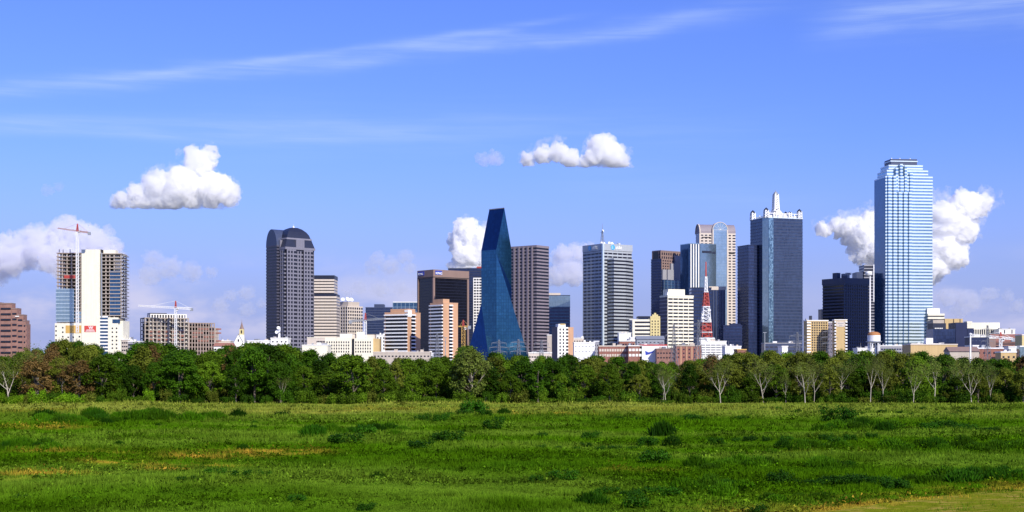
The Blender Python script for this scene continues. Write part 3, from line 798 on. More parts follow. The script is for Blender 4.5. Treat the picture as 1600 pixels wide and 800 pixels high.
# ---- 11 bronze framed glass tower with signs
def b_kpmg():
    Y = 1850
    t = Tower('framed_tower', 'dark glass tower in a pinkish brown stone frame with blue and white signs', 'skyscraper', 652, 677, 733, Y, ratio=.62)
    w, d, h, z = t.w, t.d, t.z(421), t.z
    t.clad(offset(t.rect, -.8), 0, z(434), M['g_black'], M['roofdark'], fh=3.9, bh=.5)
    t.prism('top_frame', M['brown'], t.rect, z(434), h)
    t.prism('louvre_band', M['dark'], offset(t.rect, .1), z(433.4), z(432.2))
    for x, y in ((0, 0), (w - 3, 0), (0, d - 2.4), (w - 3, d - 3)):
        t.box('corner_pier', M['brown'], x - .05, x + 2.8, y - .05, y + 2.6, 0, z(434))
    for a, rot, loc in ((0, RF, (t.u(682), -.5, z(428.2))), (1, LF, (-.5, t.v(662.5), z(428.2)))):
        if a == 0: sg = t.box('sign_panel', M['signblue'], t.u(680), t.u(690.5), -.35, 0, z(429), z(422.5))
        else: sg = t.box('sign_panel', M['signblue'], -.35, 0, t.v(663), t.v(653.5), z(429), z(422.5))
        text(sg, 'KPMG', 4.0, (t.u(680.4), -.5, z(428.3)) if a == 0 else (-.5, t.v(653.8), z(428.3)), rot, M['whitepaint'])
b_kpmg()
def b_behind():
    Y = 2100
    t = Tower('dark_office', 'dark navy office with rooftop truss sign behind the bronze framed tower', 'office building', 700, 700, 765, Y, depth=30, th=0.0)
    t.clad(t.rect, 0, t.z(419), M['g_navy'], M['roofdark'], fh=3.9, bh=1.6)
    tr = MB().lattice((t.u(727), 3, t.z(416.5)), (t.u(752), 3, t.z(416.5)), 2, 2, 12, .2, .15).build('roof_truss', M['whitepaint'], t.o)
    t.box('sign_block', M['redpaint'], t.u(745), t.u(752), 1.2, 1.6, t.z(419), t.z(416.3))
    t = Tower('white_grid_office', 'narrow white gridded office glimpsed left of the blue prism tower', 'office building', 740, 740, 765, 2000, depth=30, th=0.0)
    t.clad(t.rect, 0, t.z(434), M['g_win'], M['white'], fh=3.9, bh=1.5, pier=M['white'], step=3.6, pw=1.0, edges=[0, 3])
b_behind()
# small orange work crane and stack in front of the framed tower
crane('small orange crane standing between the slim apartment tower and the blue prism tower', 724, 510, 545, 716, 733, 1380, 'orange', 'orange', 500, jh=1.1, mw=3.2)

# ---- 13 blue prism
def b_prism():
    Y = 1700
    o = empty('prism_tower', 'sharp edged deep blue glass prism tower with slanted top', 'skyscraper', (X(775.5, Y), Y, 0))
    z = lambda py: Z(py, Y)
    th = R(47); er = Vector((math.cos(th), math.sin(th))); el = Vector((-math.sin(th), math.cos(th)))
    C = Vector((X(775.5, Y), Y))
    def on(d, px):
        t = (px - 800) / F; return (t * C.y - C.x) / (d.x - t * d.y)
    W = on(er, 799.5); D = on(el, 752)
    def P(a, b, zz): v = er * a + el * b; return (v.x, v.y, zz)
    hs = z(390); ht = z(326) + 2
    def poly(name, mat, fs, parent=o):
        m = MB()
        for f in fs:
            a = Vector(f[0]); bb = Vector(f[1]) - a
            h = Vector((bb.x, bb.y, 0)); h = h.normalized() if h.length > .01 else Vector((1, 0, 0))
            m.face(f, [((Vector(p) - a).dot(h), p[2]) for p in f])
        return m.build(name, mat, parent)
    # shaft
    poly('glass_wall', M['g_fount'], [
        [P(0, D, 0), P(0, 0, 0), P(0, 0, hs), P(0, D, hs)],
        [P(0, 0, 0), P(W, 0, 0), P(W, 0, hs), P(W / 2 + .5, 0, ht), P(0, 0, hs)],
        [P(W, 0, 0), P(W, D, 0), P(W, D, hs), P(W, 0, hs)],
        [P(W, D, 0), P(0, D, 0), P(0, D, hs), P(W / 2 + .5, D, ht), P(W, D, hs)]])
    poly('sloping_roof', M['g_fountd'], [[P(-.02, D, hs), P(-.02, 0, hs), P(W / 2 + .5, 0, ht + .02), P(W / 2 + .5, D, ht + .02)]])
    poly('rear_roof', M['g_fount'], [[P(W, 0, hs + .02), P(W, D, hs + .02), P(W / 2 + .5, D, ht + .02), P(W / 2 + .5, 0, ht + .02)]])
    MB().beam(P(W / 2 + .5, -.2, ht), P(W / 2 + .5, D + .2, ht), .5).build('ridge_cap', M['steel'], o)
    # right wedge: a vertical triangle swinging forward from the near edge
    T = P(0, -.05, z(396)); Fb = P(-.05, -.1, 0)
    ang = R(12); e2 = Vector((math.cos(ang), math.sin(ang))); L = on(e2, 834)
    Rb = ((e2 * L).x, (e2 * L).y, 0)
    Rk = P(W * 1.2, W * .15, 0)
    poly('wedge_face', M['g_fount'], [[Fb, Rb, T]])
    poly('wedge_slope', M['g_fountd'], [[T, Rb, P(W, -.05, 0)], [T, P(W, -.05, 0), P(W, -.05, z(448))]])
    # left skirt
    T2 = P(-.05, D, z(474)); e3a = R(176); e3 = Vector((math.cos(R(170)), math.sin(R(170))))
    c2 = Vector(P(0, D, 0)[:2]); Cw = C + c2; tt = (722 - 800) / F
    Lq = (tt * Cw.y - Cw.x) / (e3.x - tt * e3.y)
    Lb = (c2.x + e3.x * Lq, c2.y + e3.y * Lq, 0)
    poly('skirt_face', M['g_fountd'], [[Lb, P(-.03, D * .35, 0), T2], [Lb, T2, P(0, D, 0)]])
b_prism()

# ---- 14 brown banded tower
def b_brown():
    Y = 1800
    t = Tower('brown_banded_tower', 'purplish brown stone tower with dark window bands touching the blue prism tower', 'skyscraper', 797, 838.5, 858, Y, ratio=1.6)
    t.clad(t.rect, 0, t.z(384), M['g_black'], M['brownstone'], fh=4.25, bh=2.0, pier=M['brownstone'], step=7.5, pw=2.4, edges=[3], pproud=1.2)
    t.prism('parapet', M['brownstone'], offset(t.rect, .05), t.z(384), t.z(382.8))
b_brown()

# ---- 15 blue low glass tower
t = Tower('blue_office', 'mid height blue glass office with grey top right of the brown banded tower', 'office building', 845, 845, 891, 2050, depth=34, th=0.0)
t.clad(t.rect, 0, t.z(479), M['g_navy'], M['g_blue'], fh=4.6, bh=1.3)
t.prism('upper_glass', M['g_teal'], offset(t.rect, -.1), t.z(479), t.z(462)); t.prism('roof_rim', M['navy'], t.rect, t.z(462), t.z(461))
t.box('penthouse', M['beige_pale'], t.u(850), t.u(876), 5, 20, t.z(461), t.z(457.5))
shed('low_building', 'slim pinkish block wedged beside the brown banded tower', 'building', 855, 863, 524, 1650, 'beige')
def b_small():
    Y = 1450
    t = Tower('hotel_block', 'narrow white fronted hotel with a dark left side and tan right wing', 'hotel', 863, 872.5, 888, Y, ratio=1.4)
    h = t.z(511)
    t.clad(t.rect, 0, h, M['g_win'], M['white'], fh=3.5, bh=1.5, pier=M['white'], step=4.4, pw=2.0, edges=[0])
    t.box('side_shade_wall', M['granite_and_shade'], -.6, -.02, 0, t.d, 0, h + .3)  # shade of the left face, painted as a dark wall
    t.box('roof_block', M['white'], 1, t.w * .8, 2, t.d * .6, h, t.z(506)); t.box('roof_sign', M['ochre'], 3, t.w * .75, 1.6, 1.9, t.z(507.5), t.z(505.5))
    t.box('wing_wall', M['tan'], t.w + .05, t.u(896.5), .6, t.d * .8, 0, t.z(511))
b_small()

# ---- 17 grey banded tower with globe signs and mast
def b_att():
    Y = 1900
    t = Tower('antenna_tower', 'grey striped office tower with blue globe signs and a tall roof antenna', 'skyscraper', 911, 942, 987.5, Y, ratio=.9)
    w, d, z = t.w, t.d, t.z; h = z(381)
    t.clad(t.rect, 0, h, M['g_win'], M['att'], fh=4.6, bh=2.3, pier=M['att'], step=8.5, pw=.9, edges=[0, 3], pproud=.4)
    t.box('corner_pier', M['silver'], -.9, 1.6, -.9, 1.6, 0, h)
    # forward wing
    x0 = t.u(948.5); 
    a = t.u(967) * .98
    wing = [(x0, -9), (t.u(966), -16), (w + 1.2, -3), (w + 1.2, 1), (x0, 1)]
    wing = [(x0, -1), (x0 + 1, -14), (t.u(968), -14), (w - 1, -.5 - 4), (w - 1, -1)]
    t.clad(wing, 0, z(404), M['g_win'], M['att'], fh=4.6, bh=2.3, name='wing_glass', bandname='wing_band')
    t.box('top_panel', M['att'], -.6, w + .6, -.6, d + .6, z(391), h + .5)
    for a, rot in ((0, RF), (1, LF)):
        if a == 0:
            px = 957; x = t.u(px); y = -.9; tx = (t.u(961), -.9, z(388))
        else:
            x = -.9; y = t.v(922); tx = (-.9, t.v(926), z(388))
            
        cx = Vector((x, y, z(385.6)))
        m = MB(); n = 18; rr = 3.5
        if a == 0: ring = [(x + rr * math.cos(q), y, z(385.6) + rr * math.sin(q)) for q in np.linspace(0, 2 * math.pi, n, endpoint=False)]; m.face(ring); m.face([(p[0], y + .4, p[2]) for p in ring][::-1])
        else: ring = [(x, y - rr * math.cos(q), z(385.6) + rr * math.sin(q)) for q in np.linspace(0, 2 * math.pi, n, endpoint=False)]; m.face(ring); m.face([(x + .4, p[1], p[2]) for p in ring][::-1])
        g = m.build('globe_sign', M['globe'], t.o)
        for q in (-1.6, 0, 1.6):
            if a == 0: box_part(g, 'stripe', M['whitepaint'], x - 2.2, x + .6, y - .1, y - .04, z(385.6) + q - .22, z(385.6) + q + .22)
            else: box_part(g, 'stripe', M['whitepaint'], x - .1, x - .04, y - .6, y + 2.2, z(385.6) + q - .22, z(385.6) + q + .22)
        text(t.o, 'at&t', 6.5, tx, rot, M['whitepaint'], name='sign_lettering')
    for i in range(9): dish(t.o, t.u(944 + i * 4.0), 5 + 3 * (i % 3), h + .5, 1.3 + .7 * rnd.random(), rnd.uniform(-1.3, 1.3))
    ax, ay = t.u(951), 14
    MB().lattice((ax, ay, h), (ax, ay, z(357)), 4.6, .8, 6, .16, .11).beam((ax, ay, z(357)), (ax, ay, z(347)), .3, .12).build('antenna_mast', M['steel'], t.o)
    dish(t.o, ax - 1, ay - 2, z(361), 1.8, .4); t.box('dish_deck', M['silver'], ax - 2, ax + 2, ay - 2, ay + 2, z(361.3), z(360.8))
b_att()

# ---- low town in front, centre
shed('low_building', 'small sandy rooftop block behind the white warehouse', 'building', 896, 912, 529, 1700, 'beige_pale', wins=(4, 2, 1.5, 1.5, 4))
shed('warehouse', 'plain bright white warehouse left of the red brick terrace', 'warehouse', 897, 929.5, 536, 1250, 'whitepaint', depth=20, wins=(6, 2, 1.2, .5, 4.5), winmat='navy2')
shed('low_building', 'small grey and white block right of the plain white warehouse', 'building', 928, 936, 534, 1300, 'grey', roofmat='whitepaint', wins=(2, 3, 1, 1, 3.5))
shed('red_brick_terrace', 'long red brick terrace with white framed windows', 'terrace', 936, 983, 541.5, 1240, 'brick', roofmat='beige_pale', wins=(12, 2, 1.6, 2.2, 4.6), winmat='beige_pale')
shed('red_brick_terrace', 'short red brick terrace with large white windows left of the red striped store', 'terrace', 982, 1003, 541, 1230, 'brick', wins=(4, 2, 2.2, 2.2, 4.6), winmat='white')
shed('red_brick_block', 'red brick block with orange gable behind the brick terrace', 'building', 968, 992, 533.5, 1350, 'brick', wins=(6, 2, 1.6, 1.8, 4))
shed('white_block', 'plain white box building above the red brick roofs', 'building', 967, 986, 521, 1500, 'whitepaint'); shed('white_block', 'lower white box annex right of the plain white box building', 'building', 985, 991.5, 528, 1480, 'whitepaint')
t = shed('grey_metal_building', 'grey corrugated metal building in front of the yellow deco block', 'building', 995, 1038, 530, 1400, 'steel', roof='gable', roofmat='steel', wins=(7, 1, 1.8, .8, 4))
t = shed('striped_store', 'white store with red roof stripe and blue mural', 'store', 1000, 1042, 540, 1230, 'whitepaint', roofmat='signred')
m = MB(); pts = [(1008, 548), (1013, 550.5), (1018, 549.5), (1023, 546.5), (1020, 551), (1014.5, 553.5), (1009, 555)]
m.face([(t.u(a), -.1, t.z(b)) for a, b in pts][::-1]); m.build('mural', M['signblue'], t.o)
shed('low_building', 'low brown brick building between the striped store and the rusty brick block', 'building', 1026, 1058, 546, 1220, 'brickbrown', roofmat='brown', wins=(7, 2, 1.4, 1.2, 4))
t = shed('rusty_brick_block', 'tall windowless rusty red brick block with pale vertical joints below the red lattice tower', 'building', 1056, 1096, 541, 1180, 'brick', roofmat='beige')
for px in (1064, 1073, 1081, 1089): t.box('pilaster', M['tan'], t.u(px) - .5, t.u(px) + .5, -.3, .1, 0, t.z(541.5))
w0 = t.box('window', M['g_win'], -.6, .6, -.08, .2, -.6, .6)
for i in range(12): (w0 if i == 0 else dupe(w0, t.o)).location = (t.u(1060 + 8.5 * (i % 4)), 0, t.z(546 + 6 * (i // 4)))
shed('low_building', 'low white flat roofed hall at the foot of the red and white lattice tower', 'building', 1094, 1135, 534, 1350, 'white', wins=(5, 5, 4.4, .9, 2.3), winmat='dullsteel')
shed('low_building', 'bright white shed behind the pale tree below the beige vaulted tower', 'building', 1133, 1158, 542, 1250, 'whitepaint')
shed('low_building', 'tiny red brick building with yellow base left of the dark spired tower', 'building', 1152, 1166, 547, 1200, 'brick', roofmat='orange')
shed('low_building', 'grey parking deck at the foot of the dark spired tower', 'building', 1195, 1252, 537, 1330, 'navy2', roofmat='grey', wins=(8, 2, 3.4, 1, 3.6), winmat='dark')
shed('low_building', 'low white kiosk roof on the grey parking deck side', 'building', 1222, 1231, 542, 1180, 'whitepaint')
shed('low_building', 'low pale office between the blue prism tower and the riverside trees', 'building', 826, 862, 552, 1220, 'beige_pale', wins=(9, 1, 1.6, 1.2, 4))

# ---- 18 yellow deco block
def b_yellow():
    t = Tower('deco_block', 'yellow brick deco block with ornate stepped parapet', 'building', 990, 990, 1031.5, 1550, depth=24, th=0.0)
    z = t.z
    p = [(0, 0), (t.u(1016), 0), (t.u(1016), 24), (0, 24)]
    t.clad(p, 0, z(499), M['g_win'], M['cream'], fh=4.4, bh=2.3, pier=M['cream'], step=18, pw=2.6, edges=[0, 3])
    t.box('tower_wall', M['yellow'], t.u(1016) + .05, t.w, -1, 24, 0, z(497))
    q = t.box('window', M['g_win'], -.6, .6, -1.1, -.9, -.8, .8); k = 0
    for i in range(3):
        for j in range(7): (q if k == 0 else dupe(q, t.o)).location = (t.u(1019 + i * 4.6), 0, z(502 + j * 4.4)); k = 1
    for px, py in ((1017.5, 494), (1020.5, 491.5), (1023.5, 489), (1026.5, 491.5), (1029.8, 494)): t.box('parapet_step', M['yellow'], t.u(px) - 1.1, t.u(px) + 1.1, -1.2, 1, z(497), z(py))
    t = Tower('navy_penthouse_block', 'navy roofed block peeping over the yellow deco block', 'building', 997, 997, 1034, 1750, depth=24, th=0.0)
    t.clad(t.rect, 0, t.z(494), M['g_navy'], M['roofdark'], fh=4, bh=2)
    shed('low_building', 'slim dark slab at the right foot of the antenna tower', 'building', 984, 991, 500, 1850, 'navy2', wins=(2, 8, 1.2, 2, 4))
b_yellow()

# ---- 19 stepped grey and blue tower
def b_stepped():
    Y = 2000
    t = Tower('stepped_tower', 'stepped tower of blue glass and brown grid with pale stone shoulders', 'skyscraper', 1017, 1033, 1065, Y, ratio=.5)
    u, z, d = t.u, t.z, t.d
    t.clad([(0, 0), (t.w, 0), (t.w, d), (0, d)], 0, z(404), M['g_navy'], M['navy2'], fh=3.9, bh=1.3)
    t.clad([(u(1034), 1.5), (t.w + 4, 1.5), (t.w + 4, d - 2), (u(1034), d - 2)], z(404), z(392), M['g_black'], M['brown'], fh=4.4, bh=2, pier=M['brown'], step=4.6, pw=2, edges=[0, 3], bandname='crown_band', name='crown_glass')
    t.prism('crown_rim', M['brownstone'], [(u(1034) - .5, 1), (t.w + 4.5, 1), (t.w + 4.5, d - 1.5), (u(1034) - .5, d - 1.5)], z(392), z(390.6))
    t.clad([(2, d * .35), (u(1034), d * .35), (u(1034), d - 4), (2, d - 4)], z(404), z(393), M['g_black'], M['brown'], fh=4.4, bh=2, pier=M['brown'], step=4.6, pw=2, edges=[0, 3], bandname='crown_band', name='crown_glass')
    for k, (a, b, top, y) in enumerate(((1034, 1040, 421, -2.0), (1040, 1052, 421, -4.4), (1046, 1053.5, 411, -3.4), (1053.5, 1065, 398, -2.6))):
        t.box('stone_shoulder', M['grey' if k < 3 else 'grey'], u(a), u(b) - .05, y, 1, z(437), z(top))
    t.clad([(u(1034), -5), (t.w + .8, -5), (t.w + .8, -.5), (u(1034), -.5)], 0, z(437), M['g_blue'], M['g_navy'], fh=3.9, bh=1.0, pier=M['g_teal'], step=7, pw=1.0, edges=[0], name='lower_glass', bandname='lower_band')
    t.clad([(u(1034), -.4), (u(1052), -.4), (u(1052), .4), (u(1034), .4)], z(421), z(404), M['g_black'], M['brown'], fh=4.4, bh=2, pier=M['brown'], step=4.6, pw=2, edges=[0], bandname='crown_band', name='crown_glass')
b_stepped()

# ---- 20 pale blue glass tower
def b_tealtower():
    Y = 1880
    t = Tower('blue_glass_tower', 'pale blue glass tower with white vertical stripes at its corner', 'skyscraper', 1063, 1078, 1119, Y, ratio=.62)
    u, z, w, d = t.u, t.z, t.w, t.d
    h = z(381)
    poly = [(3.5, 0), (w, 0), (w, d), (0, d), (0, 3.5)]
    t.prism('glass_wall', M['g_teal'], [(u(1094), .0), (w, .0), (w, d), (u(1094), d)], 0, h)
    t.prism('side_glass', M['g_blue'], [(0, 3.5), (3.5, .6), (u(1094) - .02, .6), (u(1094) - .02, d), (0, d)], 0, h)
    for px in (1079.5, 1083.5, 1087.5, 1091.5): t.box('white_fin', M['white'], u(px) - .8, u(px) + .8, -.5, .55, z(452), h)
    t.box('louvre_slot', M['roofdark'], u(1097), u(1112), -.3, 0, z(394.5), z(391)); t.box('louvre_slot', M['roofdark'], u(1113), u(1118), -.3, 0, z(395), z(392))
    t.prism('parapet', M['g_pale'], offset(poly, .15), h, h + 1)
    t.prism('dark_reflection', M['g_navy'], [(-1, -4), (w - 1, -4), (w - 1, -.7), (-1, -.7)], 0, z(450))  # navy block imitating the dark reflection low on the glass
b_tealtower()

# ---- 21 beige barrel vaulted tower
def b_vault():
    Y = 1960
    t = Tower('vaulted_tower', 'beige stone tower with dark barrel vault roof and arched glass bay', 'skyscraper', 1087, 1094, 1149.5, Y, ratio=.42)
    u, z, w, d = t.u, t.z, t.w, t.d
    h = z(364)
    t.clad(t.rect, 0, h, M['g_win'], M['beige_pale'], fh=4.0, bh=2.2, pier=M['beige_pale'], step=w / 9, pw=2.2, edges=[0], pproud=.32)
    g0, g1 = u(1113.5), u(1136)
    bay = t.box('arched_bay', M['g_pale'], g0, g1, -1.8, 0, 0, z(359))
    for x in (g0, g1): box_part(bay, 'jamb', M['beige_pale'], x - .8, x + .8, -2.2, .2, 0, z(359))
    cx, r = (g0 + g1) / 2, (g1 - g0) / 2
    m = MB(); m2 = MB(); N = 16
    for k in range(N):
        a, b = math.pi * k / N, math.pi * (k + 1) / N
        q = [(cx + r * math.cos(v), z(359) + r * math.sin(v)) for v in (a, b)]; q2 = [(cx + (r + .8) * math.cos(v), z(359) + (r + .8) * math.sin(v)) for v in (a, b)]
        m.face([(cx, -1.8, z(359)), (q[0][0], -1.8, q[0][1]), (q[1][0], -1.8, q[1][1])])
        m2.face([(q[0][0], -2.2, q[0][1]), (q2[0][0], -2.2, q2[0][1]), (q2[1][0], -2.2, q2[1][1]), (q[1][0], -2.2, q[1][1])])
        m2.face([(q2[0][0], -2.2, q2[0][1]), (q2[0][0], d * .5, q2[0][1]), (q2[1][0], d * .5, q2[1][1]), (q2[1][0], -2.2, q2[1][1])])
    f = m.build('fanlight', M['g_pale'], t.o); m2.build('arch_rim', M['beige_pale'], t.o)
    for k in range(1, 6):
        a = math.pi * k / 6; MB().beam((cx, -1.95, z(359)), (cx + r * math.cos(a), -1.95, z(359) + r * math.sin(a)), .1).build('rib', M['white'], f)
    MB().beam((cx - r, -1.95, z(359)), (cx + r, -1.95, z(359)), .15).build('rib', M['white'], f)
    for a0, b0, nm in ((0, g0 - .9, 0), (g1 + .9, w, 1)):
        t.box('louvre_slot', M['dark'], a0 + 2, b0 - 1.5, -.6, .1, z(396), z(393.5)) if nm else t.box('louvre_slot', M['dark'], a0 + 3, b0 - 2, -.6, .1, z(371), z(370))
    # barrel vault along the long side
    rv = z(349.5) - h
    m = MB(); arc = [(d / 2 - d / 2 * math.cos(a), h + rv * math.sin(a)) for a in np.linspace(0, math.pi, 15)]
    for (a, b), (c, e) in zip(arc, arc[1:]): m.face([(0, a, b), (w, a, b), (w, c, e), (0, c, e)])
    m.face([(0, a, b) for a, b in arc][::-1]); m.face([(w, a, b) for a, b in arc])
    m.build('vault_roof', M['brownstone'], t.o)
    m = MB()
    for (a, b), (c, e) in zip(arc, arc[1:]): m.beam((-.3, a, b), (-.3, c, e), .7)
    m.build('end_arch', M['beige_pale'], t.o)
    t.box('end_glass', M['g_navy'], -.4, .02, 3, d - 3, 0, h)
b_vault()

# ---- 22 navy block with tan cap
def b_capped():
    t = Tower('capped_office', 'navy office with tan cap in front of the beige vaulted tower', 'office building', 1106, 1108, 1134, 1780, ratio=.4)
    t.clad(t.rect, 0, t.z(453), M['g_navy'], None); t.prism('cap', M['beige_pale'], offset(t.rect, .2), t.z(453), t.z(447.5))
    p0 = t.box('pier', M['navy2'], -.6, .6, -.5, .5, 0, t.z(453))
    for i in range(6): (p0 if i == 0 else dupe(p0, t.o)).location = (t.w * (i + .5) / 6, 0, 0)
    t = Tower('low_navy_office', 'low navy glass office between the vaulted tower and the dark spired tower', 'office building', 1130, 1130, 1160, 1700, depth=25, th=0.0)
    t.clad(t.rect, 0, t.z(508), M['g_navy'], M['navy'], fh=4, bh=1.4); t.roofbox(M['navy'], .45, .95, .2, .8, t.z(508), t.z(505.5))
    t = Tower('dark_glass_block', 'dark glass block behind the red and white lattice tower', 'office building', 1080, 1080, 1112, 1740, depth=22, th=0.0)
    t.clad(t.rect, 0, t.z(449), M['g_navy'], M['roofdark'], fh=4, bh=1.2)
b_capped()

# ---- 23 cream striped tower
def b_creamtower():
    Y = 1600
    t = Tower('cream_striped_tower', 'cream office tower with brown window stripes and dark left side', 'office building', 1031, 1043.5, 1083.5, Y, ratio=.62)
    t.clad(t.rect, 0, t.z(463), M['g_win'], M['cream'], fh=4.1, bh=2.1, pier=M['cream'], step=t.w / 5, pw=.7, edges=[0])
    t.box('side_shade_wall', M['granite_and_shade'], -.5, -.02, .8, t.d - .8, 0, t.z(464))  # dark wall and grey bands put the left face's shade into colour
    q = t.box('side_band', M['grey'], -.8, -.5, .8, t.d - .8, 0, 1)
    for k in range(20): (q if k == 0 else dupe(q, t.o)).location = (0, 0, 6 + 4.1 * k)
    t.prism('parapet', M['cream'], offset(t.rect, .25), t.z(463), t.z(461))
    t.box('penthouse', M['cream'], t.u(1046), t.u(1072), 3, t.d * .8, t.z(461), t.z(451.5)); t.box('roof_hut', M['white'], -0 + 1, t.u(1047) - .1, 3, 9, t.z(461), t.z(456))
b_creamtower()

# ---- 24 red and white lattice tower
def b_lattice():
    Y = 1500; o = empty('broadcast_tower', 'red and white lattice broadcast tower with needle antenna', 'broadcast tower', (X(1103, Y), Y, 0), R(6))
    z = lambda p: Z(p, Y)
    MB().box(-8, 8, -5, 5, 0, z(527)).build('base_building', M['grey'], o)
    for k in range(5): MB().box(-8.4, 8.4, -5.4, 5.4, z(529 + 3 * k) - .5, z(529 + 3 * k) + .6).build('louvre', M['whitepaint'], o)
    for k, (p0, p1, w0, w1, mm, r) in enumerate(((527, 503, 10.5, 8.6, 'redpaint', .4), (503, 479, 8.6, 6.2, 'whitepaint', .32), (479, 456, 6.2, 3.8, 'redpaint', .36), (456, 432, 3.0, 1.8, 'whitepaint', .3))):
        MB().lattice((0, 0, z(p0)), (0, 0, z(p1)), w0, w1, 4, r, r * .85).build('tower_section', M[mm], o)
    for p0, p1, w in ((527, 503, 4.6), (479, 456, 2.0)): MB().box(-w / 2, w / 2, -w / 2, w / 2, z(p0), z(p1)).build('feed_core', M['redpaint'], o)
    MB().beam((0, 0, z(432)), (0, 0, z(409)), .7, .5).build('antenna', M['redpaint'], o)
    for p, w in ((503, 9.8), (479, 7.2), (456, 4.6), (519, 11)): MB().box(-w / 2, w / 2, -w / 2, w / 2, z(p) - .5, z(p) + .3).build('platform', M['whitepaint'], o)
    for p, x in ((492, -3.5), (485, 3), (500, 3.2), (497, -4)): dish(o, x, -4.2, z(p) - 1.6, 1.5, rnd.uniform(-.8, .8))
b_lattice()

# ---- 26 dark spired tower
def b_spire():
    Y = 1720
    t = Tower('spired_tower', 'dark blue glass tower with white lattice crown and central spire', 'skyscraper', 1172, 1196, 1254.5, Y, ratio=.7)
    u, z, w, d = t.u, t.z, t.w, t.d; h = z(340)
    ch = 5.0
    poly = [(ch, 0), (w, 0), (w, d), (0, d), (0, ch * 1.4)]
    t.clad(poly, 0, h, M['g_ren'], M['navy2'], fh=3.95, bh=.8, proud=.25)
    t.box('reflection_strip', M['g_reflection'], u(1196.5) + ch * .8, u(1196.5) + ch * .8 + 6.5, -.45, .1, 0, h - .5)  # bright reflection near the corner, put into the pane colour
    m = MB(); a = (0, ch * 1.4); b = (ch, 0); n = Vector((b[1] - a[1], a[0] - b[0])).normalized() * .3
    m.face([(a[0] + n.x, a[1] + n.y, 0), (b[0] + n.x, b[1] + n.y, 0), (b[0] + n.x, b[1] + n.y, h), (a[0] + n.x, a[1] + n.y, h)], [(0, 0), (8, 0), (8, h), (0, h)]); m.build('corner_facet', M['g_teal'], t.o)  # paler glass gives the facet its brighter reflection as colour
    t.prism('roof_edge', M['silver'], offset(poly, .15), h, h + .8)
    # annex
    x0 = t.v(1172)
    m = MB()
    ax = [(-14, d * .45), (-.6, d * .45), (-.6, d * 1.2), (-14, d * 1.2)]
    t.clad(ax, 0, z(381), M['g_navy'], M['navy'], fh=3.95, bh=1, name='annex_glass', bandname='annex_band')
    # crown
    cr = empty('crown', None, None); cr.parent = t.o
    crown = MB().box(w * .12, w * .92, d * .1, d * .9, h + .8, z(335)); crown = crown.build('crown_base', M['whitepaint'], t.o)
    bpy.data.objects.remove(cr)
    lou = MB()
    cxc, cyc = w * .46, d * .45
    for (x, y) in ((w * .04, d * .05), (w * .93, d * .06), (w * .04, d * .92), (w * .93, d * .92)):
        s = MB().lattice((x, y, h), (x, y, z(328)), 4.6, 4.0, 3, .5, .35); tr = s.build('corner_turret', M['whitepaint'], t.o)
        MB().lathe([(3, z(328)), (2.6, z(326.6)), (0, z(323.5))], 8, x, y).build('turret_cap', M['roofdark'], tr)
    for x in (w * .28, w * .68):
        s = MB().lattice((x, d * .1, h), (x, d * .1, z(330)), 4, 3.4, 2, .5, .35).build('corner_turret', M['whitepaint'], t.o)
        MB().lathe([(2.2, z(330)), (0, z(328))], 8, x, d * .1).build('turret_cap', M['roofdark'], s)
    q = MB().beam((0, 0, 0), (0, 0, z(332) - h), .5).build('crown_post', M['whitepaint'], t.o)
    for k in range(14): (q if k == 0 else dupe(q, t.o)).location = (w * (.1 + .82 * (k % 7) / 6), d * (.04 if k < 7 else .95), h)
    MB().box(w * .06, w * .93, d * .03, d * .06, z(333), z(332)).build('crown_rail', M['whitepaint'], t.o)
    MB().lattice((cxc, cyc, z(335)), (cxc, cyc, z(325)), 15, 6, 3, .8, .5).build('spire_foot', M['whitepaint'], t.o)
    MB().lattice((cxc, cyc, z(325)), (cxc, cyc, z(300)), 6, 4.4, 7, .65, .5).build('spire', M['whitepaint'], t.o)
    MB().box(cxc - 1.6, cxc + 1.6, cyc - 1.6, cyc + 1.6, z(325), z(300)).build('spire_core', M['steel'], t.o)
    MB().lathe([(3, z(300)), (2.6, z(297.5)), (.4, z(295)), (.2, z(292.5))], 8, cxc, cyc).build('spire_cap', M['steel'], t.o)
b_spire()

